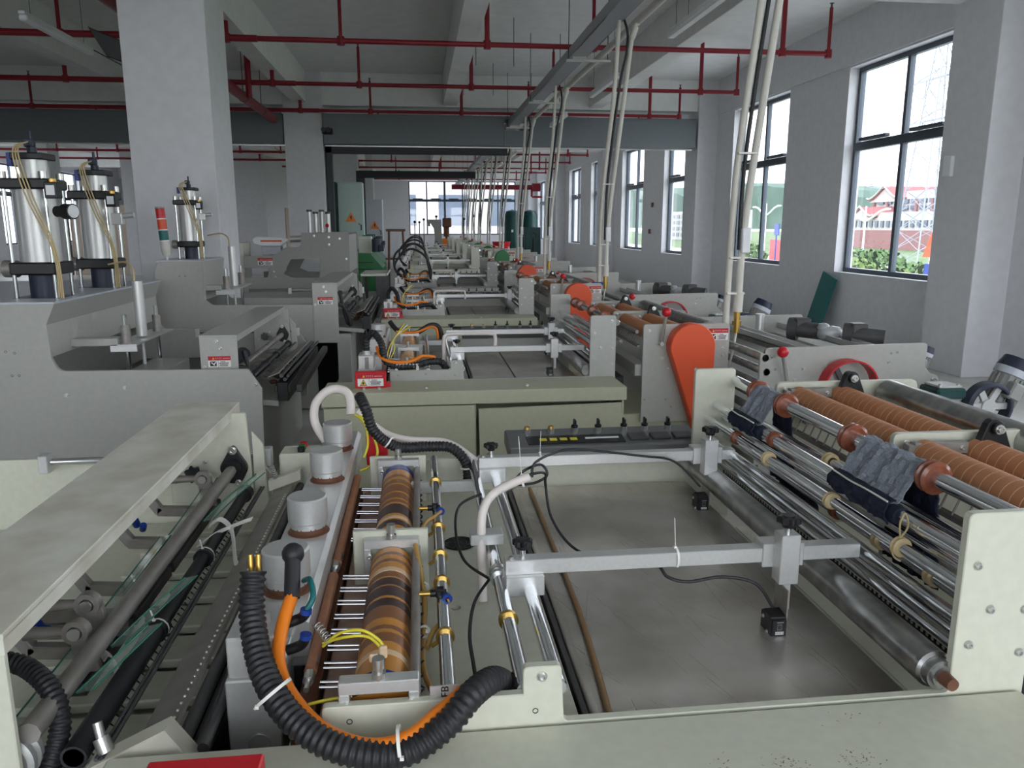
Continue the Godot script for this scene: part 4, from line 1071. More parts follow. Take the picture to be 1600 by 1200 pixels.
		put("corner_block", MB.new().prism(P2([[-0.58, 0.78], [-0.58, 0.82], [-0.46, 0.86], [-0.46, 0.82]]), 0, -1.56, -1.52, 0.003), mats.worn_cream, t)
		put("spring_bolt", spring(V(-0.545, 0.84, -1.5), V(-0.555, 0.89, -1.48), 0.009, 7, 0.002), mats.zinc, t)
		put("button_box", MB.new().b2(V(-0.55, 0.7, -1.72), V(-0.4, 0.9, -1.6), 0.006), paint, t)
		for k in 3: put("push_button", MB.new().cyl(V(-0.47, 0.9, -1.63 - k * 0.035), V(-0.47, 0.918, -1.63 - k * 0.035), 0.014, 14), [mats.black, mats.green_paint, mats.red][k], t)
	else:
		for k in 6:
			var z := -0.45 - k * 0.2
			put("bag_gripper", MB.new().bar(V(-0.9, 0.72, z), V(-0.75, 0.74, z), 0.03, 0.03, 0.004).bar(V(-0.75, 0.74, z), V(-0.62, 0.68, z), 0.028, 0.025, 0.004), mats.dull_steel, t)
			put("gripper_tip", MB.new().sphere(V(-0.6, 0.67, z), V(0.03, 0.018, 0.016), 8), mats.brown, t)
		put("sloping_tray", MB.new().prism(P2([[-0.98, 0.63], [-0.98, 0.66], [-0.5, 0.62], [-0.5, 0.58]]), 0, -1.6, -0.05, 0.003), paint, t)
		for x in [-0.5, -0.44, -0.36]: put("clamp_bar", MB.new().bar(V(x, 0.74, -1.5), V(x, 0.7, -0.05), 0.04, 0.05, 0.004), mats.dark_steel, t)
		put("conduit", wire([V(-0.74, 0.86, 0.0), V(-0.68, 0.84, -0.02), V(-0.63, 0.72, -0.05), V(-0.62, 0.66, -0.06), V(-0.66, 0.7, -0.1), V(-0.71, 0.95, -0.1)], 0.016, 8), mats.rubber, t)
	return t

func power_cylinder(t: Node, x: float, z: float, y: float, s: float, gauge: bool) -> void:
	# big pneumatic cylinder with tie rods, small booster on top and valves at its side
	var c := put("power_cylinder", MB.new().lathe([[0.12 * s, 0.0], [0.12 * s, 1.0]], V(x, y + 0.22 * s, z), V(0, 0.46 * s, 0), 28), mats.alu, t, "polished pneumatic cylinder")
	put("foot_tube", MB.new().cyl(V(x, y - 0.25 * s, z), V(x, y + 0.15 * s, z), 0.085 * s, 20), mats.navy, c)
	put("lower_flange", MB.new().box(V(x, y + 0.185 * s, z), V(0.28, 0.08, 0.28) * s, 0.01), mats.black, c)
	put("upper_flange", MB.new().box(V(x, y + 0.71 * s, z), V(0.3, 0.065, 0.3) * s, 0.01), mats.black, c)
	put("booster", MB.new().cyl(V(x + 0.02, y + 0.74 * s, z), V(x + 0.02, y + 0.86 * s, z), 0.08 * s, 20), mats.alu, c)
	put("booster_cap", MB.new().box(V(x + 0.02, y + 0.88 * s, z), V(0.2, 0.04, 0.18) * s, 0.006), mats.black, c)
	put("blue_tag", MB.new().box(V(x - 0.09 * s, y + 0.86 * s, z + 0.05 * s), V(0.03, 0.08, 0.05) * s, 0.004), mats.blue, c)
	put("top_fitting", MB.new().cyl(V(x + 0.02, y + 0.9 * s, z), V(x + 0.02, y + 0.94 * s, z), 0.028 * s, 6).box(V(x + 0.01, y + 0.965 * s, z), V(0.06, 0.05, 0.04) * s, 0.006).cyl(V(x + 0.02, y + 0.98 * s, z), V(x + 0.02, y + 1.04 * s, z), 0.01 * s, 8), mats.navy, c)
	for sx in [-1, 1]:
		for sz in [-1, 1]:
			put("tie_rod", MB.new().cyl(V(x + sx * 0.12 * s, y - 0.28 * s, z + sz * 0.12 * s), V(x + sx * 0.12 * s, y + 0.7 * s, z + sz * 0.12 * s), 0.012 * s, 10), mats.chrome, c)
			put("tie_nut", MB.new().cyl(V(x + sx * 0.12 * s, y + 0.74 * s, z + sz * 0.12 * s), V(x + sx * 0.12 * s, y + 0.785 * s, z + sz * 0.12 * s), 0.024 * s, 6), mats.zinc, c)
	put("side_port", MB.new().cyl(V(x - 0.14 * s, y + 0.18 * s, z + 0.02), V(x - 0.22 * s, y + 0.18 * s, z + 0.02), 0.055 * s, 12), mats.dull_steel, c)
	put("valve_block", MB.new().box(V(x + 0.17 * s, y + 0.67 * s, z + 0.12 * s), V(0.08, 0.1, 0.07) * s, 0.005), mats.black, c)
	put("valve_label", MB.new().box(V(x + 0.17 * s, y + 0.67 * s, z + 0.158 * s), V(0.05, 0.06, 0.004) * s), mats.lamp_white, c)
	put("valve_cap", MB.new().cyl(V(x + 0.17 * s, y + 0.72 * s, z + 0.12 * s), V(x + 0.17 * s, y + 0.74 * s, z + 0.12 * s), 0.025 * s, 12), mats.brass, c)
	if gauge:
		put("gauge", MB.new().cyl(V(x + 0.18 * s, y + 0.54 * s, z + 0.12 * s), V(x + 0.26 * s, y + 0.54 * s, z + 0.16 * s), 0.035 * s, 14).cyl(V(x + 0.24 * s, y + 0.54 * s, z + 0.15 * s), V(x + 0.3 * s, y + 0.54 * s, z + 0.18 * s), 0.048 * s, 18), mats.black, c)
		put("gauge_dial", MB.new().cyl(V(x + 0.3 * s, y + 0.54 * s, z + 0.18 * s), V(x + 0.304 * s, y + 0.54 * s, z + 0.182 * s), 0.04 * s, 18), mats.lamp_white, c)
	else:
		put("regulator", MB.new().box(V(x + 0.2 * s, y + 0.53 * s, z + 0.12 * s), V(0.08, 0.09, 0.07) * s, 0.006).cyl(V(x + 0.22 * s, y + 0.55 * s, z + 0.12 * s), V(x + 0.32 * s, y + 0.56 * s, z + 0.12 * s), 0.022 * s, 10), mats.alu, c)
	for k in 3: put("air_hose", wire([V(x + 0.01, y + 0.97 * s, z + 0.02), V(x - 0.03 + 0.015 * k, y + 0.9 * s, z + 0.14), V(x + 0.03 + 0.02 * k, y + 0.62 * s, z + 0.165 * s), V(x + 0.15 * s + 0.01 * k, y + 0.3 * s, z + 0.17 * s), V(x + 0.15 * s + 0.012 * k, y, z + 0.15 * s)], 0.005, 6), mats.ring_bone, c)

func punch_unit(at: Vector3, label: String, o: Dictionary) -> Node3D:
	# heavy arm of the punching station; outline of the side plate in x and y, arm running back along z
	var t := thing("punch_unit", label, "machine", at, "punching units in the row")
	var p: Array = o.plate
	put("side_plate", MB.new().prism(P2(p), 0, -0.025, 0.0, 0.002), mats.grey_paint, t)
	put("side_plate", MB.new().prism(P2(p), 0, -o.depth - 0.025, -o.depth, 0.002), mats.grey_paint, t)
	put("arm", MB.new().prism(P2(o.arm), 0, -o.depth, -0.02, 0.002), mats.grey_paint, t)
	var tp := MB.new()   # the top plate is cut out where the cylinders pass through it
	var zc := 0.004
	for c in o.cyl:
		var hr: float = 0.15 * c[2]
		tp.b2(V(o.x0, o.top, c[1] + hr), V(o.x1, o.top + 0.012, zc))
		tp.b2(V(o.x0, o.top, c[1] - hr), V(c[0] - hr, o.top + 0.012, c[1] + hr))
		tp.b2(V(c[0] + hr, o.top, c[1] - hr), V(o.x1, o.top + 0.012, c[1] + hr))
		zc = c[1] - hr
		power_cylinder(t, c[0], c[1], o.top + 0.013, c[2], c[3])
	tp.b2(V(o.x0, o.top, -o.depth), V(o.x1, o.top + 0.012, zc))
	put("top_plate", tp, mats.cabinet_grey, t)
	for h in o.get("holes", []): hole(t, V(h[0], h[1], 0.0005), V(0, 0, 1), 0.008)
	for h in o.get("bolts", []): bolt(t, V(h[0], h[1], 0.0), V(0, 0, 1), 0.012)
	if o.has("guide"):
		# guide plate with its two guide posts and lifting cylinder
		var g: Vector3 = o.guide
		put("guide_plate", MB.new().b2(g + V(-0.05, 0, -0.75), g + V(0.12, 0.01, 0.05), 0.002).b2(g + V(-0.05, -0.04, 0.04), g + V(0.12, 0.0, 0.05), 0.002), mats.alu, t)
		put("guide_arm", MB.new().b2(g + V(-0.3, 0.0, -0.05), g + V(0.0, 0.05, 0.05), 0.003), mats.grey_paint, t)
		for z in [0.0, -0.62]:
			put("guide_post", MB.new().cyl(g + V(0.04, -0.45, z), g + V(0.04, 0.2, z), 0.016, 12), mats.chrome, t)
			put("guide_bush", MB.new().cyl(g + V(0.04, 0.0, z), g + V(0.04, 0.13, z), 0.03, 14), mats.dull_steel, t)
		put("lift_cylinder", MB.new().cyl(g + V(0.04, 0.02, -0.3), g + V(0.04, 0.4, -0.3), 0.035, 16).cyl(g + V(0.04, -0.4, -0.3), g + V(0.04, 0.0, -0.3), 0.012, 10), mats.alu, t)
		put("air_hose", wire([g + V(0.02, 0.4, -0.3), g + V(0.0, 0.48, -0.35), g + V(-0.1, 0.52, -0.5), g + V(-0.25, 0.5, -0.6)], 0.007, 6), mats.ring_bone, t)
	if o.has("inside"):
		put("inner_bed", MB.new().b2(V(o.x1 - 0.2, 0.55, -o.depth), V(o.inside, 0.62, -0.03), 0.004), mats.dark_steel, t)
		put("feed_box", MB.new().b2(V(o.x1 + 0.25, 0.62, -0.9), V(o.x1 + 0.5, 0.8, -0.4), 0.006), mats.mid_grey, t)
		put("feed_roller", MB.new().cyl(V(o.x1 + 0.75, 0.72, -1.5), V(o.x1 + 0.8, 0.7, -0.3), 0.06, 16), mats.navy, t)
	return t

func unwind_stand(at: Vector3, label: String, lod: int) -> Node3D:
	# the roll-feeding frame at the window side; local x from 2.05 to 3.2
	var t := thing("unwind_stand", label, "machine", at, "film unwind stands along the windows")
	var out := P2([[2.05, 0.0], [2.05, 1.03, 0.03], [3.1, 1.045, 0.03], [3.09, 0.9], [3.13, 0.855], [3.18, 0.84, 0.03], [3.2, 0.8, 0.02], [3.14, 0.7], [3.1, 0.0]])
	put("side_plate", MB.new().prism(out, 0, -0.022, 0.0, 0.002), mats.grey_paint, t)
	put("side_plate", MB.new().prism(out, 0, -1.622, -1.6, 0.002), mats.grey_paint, t)
	put("cross_panel", MB.new().b2(V(2.12, 0.08, -1.6), V(3.06, 0.5, -0.02), 0.004), mats.grey_paint, t)
	for k in 7:
		shaft(t, "feed_roller", 2.055 + 0.012 * (k % 2), 0.97 - k * 0.085, -1.6, 0.0, 0.026, mats.steel, 12 if lod < 2 else 8)
	put("roller_cheek", MB.new().b2(V(2.01, 0.3, -1.63), V(2.05, 1.03, -1.605), 0.004), mats.grey_paint, t)
	put("roller_cheek", MB.new().b2(V(2.02, 0.3, -0.02), V(2.055, 1.0, 0.0), 0.004), mats.grey_paint, t)
	for x in [2.42, 2.88]: put("channel_rail", MB.new().b2(V(x, 0.94, -1.6), V(x + 0.1, 0.95, -0.02), 0.002).b2(V(x, 0.94, -1.6), V(x + 0.01, 0.985, -0.02), 0.002).b2(V(x + 0.09, 0.94, -1.6), V(x + 0.1, 0.985, -0.02), 0.002), mats.alu, t)
	put("roll_bed", MB.new().b2(V(2.55, 0.86, -1.6), V(2.86, 0.9, -0.02), 0.004), mats.dull_steel, t)
	put("lift_cylinder", MB.new().cyl(V(2.55, 0.93, -1.2), V(2.55, 1.08, -1.2), 0.03, 14).cyl(V(2.55, 1.08, -1.2), V(2.55, 1.1, -1.2), 0.036, 14).cyl(V(2.55, 0.92, -1.2), V(2.55, 0.94, -1.2), 0.036, 14), mats.alu, t)
	var w := put("hand_wheel", MB.new().pipe(V(2.56, 0.79, 0.02), V(2.56, 0.79, 0.11), 0.175, 0.165, 32), mats.red, t, "red flywheel")
	put("wheel_hub", MB.new().cyl(V(2.56, 0.79, 0.0), V(2.56, 0.79, 0.12), 0.03, 14), mats.dark_steel, w)
	for k in 3: put("spoke", MB.new().bar(V(2.56, 0.79, 0.03) + V(cos(k * 2.094), sin(k * 2.094), 0) * 0.03, V(2.56, 0.79, 0.03) + V(cos(k * 2.094), sin(k * 2.094), 0) * 0.166, 0.02, 0.03), mats.dark_steel, w)
	put("lever", MB.new().cyl(V(2.19, 0.8, 0.03), V(2.125, 1.0, 0.08), 0.012, 12).cyl(V(2.19, 0.8, 0.0), V(2.19, 0.8, 0.04), 0.015, 12), mats.zinc, t)
	put("lever_ball", MB.new().sphere(V(2.12, 1.02, 0.085), Vector3.ONE * 0.034, 16), mats.red, t, "red lever ball")
	for b in [[2.1, 0.98], [2.3, 0.9], [2.85, 0.93], [2.25, 0.83]]: bolt(t, V(b[0], b[1], 0), V(0, 0, 1), 0.01)
	for b in [[2.9, 0.99], [2.86, 0.985], [2.12, 0.9]]: hole(t, V(b[0], b[1], 0.0005), V(0, 0, 1), 0.007)
	bolt(t, V(3.16, 0.815, 0.0), V(0, 0, 1), 0.018)
	if lod > 1: return t
	# tension cylinder with its teal head
	var tc := put("tension_cylinder", MB.new().b2(V(2.93, 0.45, 0.24), V(3.07, 0.78, 0.38), 0.012), mats.alu, t)
	put("cylinder_head", MB.new().b2(V(2.91, 0.78, 0.22), V(3.09, 0.84, 0.4), 0.012), mats.tank_green, tc)
	put("head_plate", MB.new().b2(V(2.93, 0.84, 0.24), V(3.07, 0.855, 0.38), 0.004), mats.alu, tc)
	for x in [2.945, 3.055]: bolt(tc, V(x, 0.855, 0.36), V(0, 1, 0), 0.01)
	motor(t, V(3.4, 0.72, 0.25), V(0.42, 0.9, 0), 0.85)
	motor(t, V(3.17, 0.84, -0.2), V(0.35, 0.9, 0), 0.5)
	var pw := put("drive_pulley", MB.new().lathe([[0.12, 0.0], [0.13, 0.0], [0.145, 0.1], [0.145, 0.9], [0.13, 1.0], [0.12, 1.0], [0.12, 0.0]], V(3.27, 0.72, 0.3), V(0, 0, 0.08), 32), mats.navy, t)
	put("pulley_hub", MB.new().cyl(V(3.27, 0.72, 0.32), V(3.27, 0.72, 0.36), 0.045, 20), mats.alu, pw)
	for k in 6:
		var d := V(cos(k * TAU / 6), sin(k * TAU / 6), 0)
		put("pulley_spoke", MB.new().bar(V(3.27, 0.72, 0.34) + d * 0.04, V(3.27, 0.72, 0.34) + d * 0.125, 0.04, 0.02, 0.003, V(0, 0, 1)), mats.alu, pw)
	put("motor_plate", MB.new().prism(P2([[3.06, 0.45], [3.06, 0.82, 0.02], [3.25, 0.72], [3.42, 0.55], [3.42, 0.45]]), 0, 0.22, 0.25, 0.003), mats.grey_paint, t)
	put("motor_stand", MB.new().b2(V(3.05, 0.0, 0.1), V(3.5, 0.47, 0.32), 0.006), mats.grey_paint, t)
	# brake units and wrapped valves on the far rail
	for q in [[2.78, -1.05], [3.02, -0.7]]:
		put("brake_unit", MB.new().cyl(V(q[0], 1.0, q[1]), V(q[0] + 0.16, 0.99, q[1] + 0.12), 0.06, 16).cyl(V(q[0] - 0.05, 1.0, q[1] - 0.04), V(q[0], 1.0, q[1]), 0.085, 16).box(V(q[0] + 0.02, 1.05, q[1]), V(0.12, 0.07, 0.1), 0.01), mats.dark_steel, t)
	put("wrapped_valve", MB.new().sphere(V(2.95, 0.985, -0.88), V(0.11, 0.06, 0.08), 10).sphere(V(2.9, 1.03, -0.9), V(0.05, 0.035, 0.05), 8), mats.film, t)
	put("valve_body", MB.new().b2(V(2.88, 0.95, -0.93), V(3.02, 1.0, -0.83), 0.01), mats.alu, t)
	return t

func motor(t: Node, at: Vector3, d: Vector3, s: float) -> void:   # finned electric motor lying along d, fan cowl at its end
	var u := d.normalized()
	var bs := along(u)
	var m := put("motor", MB.new().cyl(at, at + u * 0.2 * s, 0.1 * s, 20).cyl(at - u * 0.05 * s, at, 0.06 * s, 16, 0.1 * s), mats.mid_grey, t, "finned electric motor")
	var f := MB.new()
	for k in 18:
		var a := TAU * k / 18
		var r := bs.x * cos(a) + bs.y * sin(a)
		f.bar(at + u * 0.01 + r * 0.105 * s, at + u * 0.19 * s + r * 0.105 * s, 0.006 * s, 0.02 * s, 0.0, r)
	put("cooling_fins", f, mats.mid_grey, m)
	put("motor_ring", MB.new().cyl(at + u * 0.2 * s, at + u * 0.25 * s, 0.12 * s, 20), mats.cabinet_grey, m)
	put("fan_cowl", MB.new().cyl(at + u * 0.25 * s, at + u * 0.33 * s, 0.12 * s, 20, 0.1 * s), mats.navy, m)
	put("terminal_box", MB.new().box(at + u * 0.1 * s - bs.x * 0.12 * s + bs.y * 0.02, V(0.08, 0.1, 0.12) * s, 0.01, bs), mats.mid_grey, m)

func overhead() -> void:
	# red sprinkler lines across the hall with their risers
	var rows := [-10.9, -14.1, -17.25, -20.5, -23.7, -26.75, -29.9, -33.1, -35.6, -41.0]
	for i in rows.size():
		var z: float = rows[i]
		var t := thing("sprinkler_line", ["thick red sprinkler pipe crossing under the ceiling before the big column", "red sprinkler pipe crossing the hall midway to the fire shutter", "red sprinkler pipe running along the fire shutter casing"][i] if i < 3 else "thin red sprinkler pipe crossing the hall beyond the fire shutter", "pipe", V(0, 4.1, z), "red sprinkler lines")
		var r := 0.034 if i < 3 else 0.03
		put("pipe", MB.new().cyl(V(XL if z > -29.95 else -5.4, 0, 0), V(-2.0, 0, 0), r * 1.25, 12).cyl(V(-2.0, 0, 0), V(5.71, 0, 0), r, 12), mats.pipe_red, t)
		put("elbow", MB.new().sphere(V(5.71, 0, 0), Vector3.ONE * r * 1.25, 10), mats.pipe_red, t)
		var xs := [-11.2, -9.4, -7.6, -5.65, -4.38, -2.38, -0.95, 0.95, 2.38, 5.04, 5.71]
		for k in xs.size():
			if (k + i) % 3 == 1 and k < 9 and i > 2: continue
			if z < -29.95 and xs[k] < -5.0: continue
			var top: float = 0.82 if k % 2 == 1 else 0.6
			if absf(xs[k] + 2.46) < 0.19 or absf(xs[k] + 5.55) < 0.19: top = 0.2
			var ri := put("riser", MB.new().cyl(V(xs[k], -0.05 if k < 10 else 0.0, 0), V(xs[k], top, 0), (0.034 if k % 2 == 1 else 0.024), 10), mats.pipe_red, t)
			put("joint", MB.new().cyl(V(xs[k], -r * 1.6, 0), V(xs[k], r * 1.5, 0), r * 1.45, 10), mats.pipe_red, ri)
			if k % 2 == 0: put("sprinkler_head", MB.new().cyl(V(xs[k], top, 0), V(xs[k], top + 0.05, 0), 0.014, 8).cyl(V(xs[k], top + 0.05, 0), V(xs[k], top + 0.055, 0), 0.03, 10), mats.dark_steel, ri)
	var mp := thing("fire_main", "thick red fire main running beside the hall columns under the beam", "pipe", V(-2.97, 3.95, 0))
	put("pipe", MB.new().cyl(V(0, 0, -2), V(0, 0, -17.5), 0.085, 18), mats.pipe_red, mp)
	for z in [-6.0, -10.0, -14.6, -16.2]: put("hanger", MB.new().pipe(V(0, 0, z), V(0, 0, z - 0.03), 0.092, 0.084, 18).cyl(V(0, 0.09, z), V(0, 0.98, z), 0.008, 6), mats.dark_steel, mp)
	for z in [-11.0, -14.1]: put("drop_leg", MB.new().cyl(V(0.2, -0.1, z), V(0.2, 0.95, z), 0.05, 12), mats.pipe_red, mp)
	var mq := thing("fire_main", "thick red fire main crossing before the far windows", "pipe", V(0, 3.6, -38.5))
	put("pipe", MB.new().cyl(V(1.6, 0, 0), V(5.6, 0, 0), 0.12, 14), mats.pipe_red, mq)
	put("valve", MB.new().cyl(V(5.5, 0, 0), V(5.9, 0, 0), 0.2, 14).cyl(V(5.5, -0.45, 0), V(5.5, 0, 0), 0.06, 10).cyl(V(5.5, -0.45, 0), V(6.0, -0.45, 0), 0.05, 10), mats.pipe_red, mq)
	for k in 4: put("hanger", MB.new().cyl(V(2.75 + 0.8 * k, 0, 0), V(2.75 + 0.8 * k, 1.3, 0), 0.012, 6), mats.dark_steel, mq)
	# cable tray with its hangers and the air main beside it
	var tr := thing("cable_tray", "grey metal cable tray running the length of the machine row", "tray", V(0, 3.88, 0))
	put("tray_channel", MB.new().b2(V(1.98, 0, -44.5), V(2.2, 0.006, -2), 0).b2(V(1.98, 0, -44.5), V(1.99, 0.12, -2), 0).b2(V(2.19, 0, -44.5), V(2.2, 0.12, -2), 0).b2(V(1.98, 0.12, -44.5), V(2.2, 0.125, -2)), mats.tray_grey, tr)
	var air := thing("air_main", "pale air pipe running beside the cable tray", "pipe", V(2.36, 3.885, 0))
	put("pipe", MB.new().cyl(V(0, 0, -44.5), V(0, 0, -2), 0.04, 14), mats.pvc, air)
	for k in 12:
		var z := -3.4 - k * 3.5
		var h := put("tray_hanger", MB.new().b2(V(1.92, -0.062, z - 0.025), V(2.5, -0.037, z + 0.025), 0.002).b2(V(2.0, -0.037, z - 0.02), V(2.18, -0.001, z + 0.02), 0.002), mats.zinc, tr)
		for x in [1.95, 2.46]: put("threaded_rod", MB.new().cyl(V(x, -0.05, z), V(x, 1.07, z), 0.006, 6), mats.dark_steel, h)
		for x in [0.95, 1.55]: if k > 1: put("threaded_rod", MB.new().cyl(V(x, 0.45 - 0.1 * (k % 2), z + 0.95), V(x, 1.07, z + 0.95), 0.006, 6), mats.dark_steel, h)
	# drops from the tray to every machine
	for k in 10:
		var z: float = [-4.9, -8.6, -12.5, -16.0, -19.6, -23.2, -26.8, -30.2, -33.5, -37.0][k]
		var yb: float = 0.86 if k == 0 else 0.95
		var where: String = ["beside the largest orange belt guard", "with a blue valve handle", "beside the third orange belt guard"][k] if k < 3 else "among the far machines"
		var d := thing("service_drop", "twin pale conduits dropping from the cable tray " + where, "conduit", V(0, 0, z), "service drops from the cable tray")
		var sg := 14 if k < 3 else 8
		put("conduit", MB.new().sweep(curve([V(2.15, 3.88, 0), V(2.111, 3.1, 0), V(2.012, 2.04, 0.0), V(1.995, yb, 0.0)], 6), 0.023, sg), mats.pvc, d)
		put("air_pipe", MB.new().sweep(curve([V(2.36, 3.86, 0), V(2.3, 3.75, 0.0), V(2.226, 3.1, 0), V(2.085, 1.85, 0.02), V(2.065, 1.3, 0.02)], 6), 0.024, sg), mats.pvc, d)
		put("pipe_socket", MB.new().cyl(V(2.33, 3.82, 0), V(2.29, 3.7, 0), 0.034, sg), mats.pvc, d)
		put("pipe_socket", MB.new().cyl(V(2.066, 1.33, 0.02), V(2.063, 1.2, 0.02), 0.032, sg), mats.pvc, d)
		put("power_cable", MB.new().sweep(curve([V(2.2, 3.9, 0.0), V(2.24, 3.75, 0.02), V(2.23, 3.55, 0.03), V(2.17, 3.2, 0.0), V(2.06, 2.2, 0.02), V(2.045, 1.6, 0.03)], 8), 0.014, 8), mats.rubber, d)
		put("brass_valve", MB.new().cyl(V(2.063, 1.2, 0.02), V(2.063, 1.06, 0.02), 0.022, 8).cyl(V(2.063, 1.14, 0.02), V(2.063, 1.11, 0.02), 0.03, 6), mats.brass, d)
		if k == 1: put("valve_handle", MB.new().box(V(1.93, 1.12, 0.05), V(0.2, 0.035, 0.012), 0.005), mats.blue, d)
		put("air_hose", wire([V(2.063, 1.06, 0.02), V(2.04, 0.95, 0.04), V(2.01, 0.8, 0.04)], 0.008, 6), mats.pvc, d)
		put("socket_box", MB.new().box(V(2.075, 1.66, 0.05), V(0.055, 0.16, 0.05), 0.006), mats.lamp_white, d)
		for y in [2.2, 1.55, 1.32]: put("cable_tie", MB.new().box(V(2.045 + (y - 1.5) * 0.03, y, 0.012), V(0.12, 0.012, 0.06), 0.002), mats.nylon, d)
	# unlit tube luminaires hung in rows
	var tubes := []
	for z in [-9.2, -13.4, -17.4, -21.4, -25.4, -29.4]: tubes.append([2.9, z, "over the machine row"])
	for z in [-10.9, -14.9, -19.6, -23.4, -27.4]: tubes.append([-4.03, z, "beyond the big hall column"])
	for q in tubes:
		var l := thing("tube_luminaire", "white tube luminaire hanging under the ceiling " + q[2], "lamp", V(q[0], 3.9, q[1]), "tube luminaires " + q[2])
		put("housing", MB.new().b2(V(-0.035, 0.0, 0), V(0.035, 0.035, 1.75), 0.006), mats.lamp_white, l)
		put("diffuser", MB.new().b2(V(-0.045, -0.055, 0.02), V(0.045, 0.0, 1.73), 0.012), mats.lamp_white, l)
		var under := []   # under a cross beam the wires hang from it, elsewhere from the slab
		for z in [0.1, 0.2, 0.6, 0.85, 1.2, 1.5, 1.65]:
			if fposmod(-(q[1] + z) - 8.42, 9.35) < 0.6: under.append(z)
		for z in ([0.2, 1.55] if under.is_empty() else [under[0], under[-1]]):
			put("suspension_wire", MB.new().cyl(V(0, 0.035, z), V(0, 1.05 if under.is_empty() else 0.38, z), 0.003, 5), mats.dark_steel, l)
		if q[0] < 0: put("power_cable", wire([V(0, 0.03, 0), V(0.02, 0.02, -0.8), V(0, 0.06, -2.2)], 0.008, 5), mats.black, l)
	one("wall_speaker", MB.new().prism(P2([[-2.95, 3.35], [-3.1, 3.62], [-2.8, 3.5], [-2.8, 3.3]]), 0, -8.6, -8.35, 0.01), mats.black, "black wedge-shaped loudspeaker fixed to the side of the big column", "speaker")
	one("exit_lamp", MB.new().box(V(-1.88, 3.72, -17.52), V(0.22, 0.12, 0.2), 0.02).cyl(V(-1.93, 3.72, -17.3), V(-1.93, 3.72, -17.2), 0.05, 12).cyl(V(-1.83, 3.72, -17.3), V(-1.83, 3.72, -17.2), 0.05, 12), mats.black, "small black twin emergency lamp on the shutter casing beside the column", "lamp")
	one("wall_box", MB.new().box(V(6.28, 2.45, -8.9), V(0.05, 0.24, 0.15), 0.01), mats.lamp_white, "small white box fixed to the pier by the window", "box")
	for q in [[2.35, -22.4], [1.6, -22.6]]: one("socket_plate", MB.new().box(V(XR - 0.04, q[0], q[1]), V(0.02, 0.13, 0.13), 0.004), mats.brown, "small brown socket plate on the wall between two windows", "socket", "socket plates on the window wall")

func cloth(prof: Array, z0: float, z1: float, fold: float, seed_: int, th := 0.004) -> MB:
	# a piece of heavy cloth: profile in x and y, spread along z, with folds and a frayed edge
	var f := FastNoiseLite.new()
	f.seed = seed_
	f.frequency = 14.0
	var p := []
	for q in prof: p.append(V(q[0], q[1], 0))
	var c := curve(p, 6)
	var nv := 22
	var g := []
	for i in c.size():
		var t := (c[mini(i + 1, c.size() - 1)] - c[maxi(i - 1, 0)]).normalized()
		var nn := V(-t.y, t.x, 0)
		var row := PackedVector3Array()
		for j in nv:
			var w := float(j) / (nv - 1)
			var s := float(i) / (c.size() - 1)
			var zz := lerpf(z0, z1, w) + (w - 0.5) * 0.03 * (0.5 - s) + f.get_noise_2d(s * 3.0, 9.0 + w) * 0.006
			row.append(c[i] + nn * (fold * (sin(w * 21.0 + seed_) * 0.6 + f.get_noise_2d(w * 2.0, s * 0.25) * 1.4) * (0.35 + s)) + V(0, 0, zz))
		g.append(row)
	var m := MB.new()
	for i in c.size() - 1:
		for j in nv - 1:
			var a: Vector3 = g[i][j]; var b: Vector3 = g[i][j + 1]; var d: Vector3 = g[i + 1][j + 1]; var e: Vector3 = g[i + 1][j]
			var nn := (b - a).cross(e - a).normalized()
			m.quad(a, b, d, e, nn)
			m.quad(a - nn * th, b - nn * th, d - nn * th, e - nn * th, -nn)
			if j == 0: m.quad(a, e, e - nn * th, a - nn * th, V(0, 0, 1))
			if j == nv - 2: m.quad(b, d, d - nn * th, b - nn * th, V(0, 0, -1))
			if i == c.size() - 2: m.quad(e, d, d - nn * th, e - nn * th, (e - a).normalized())
	return m

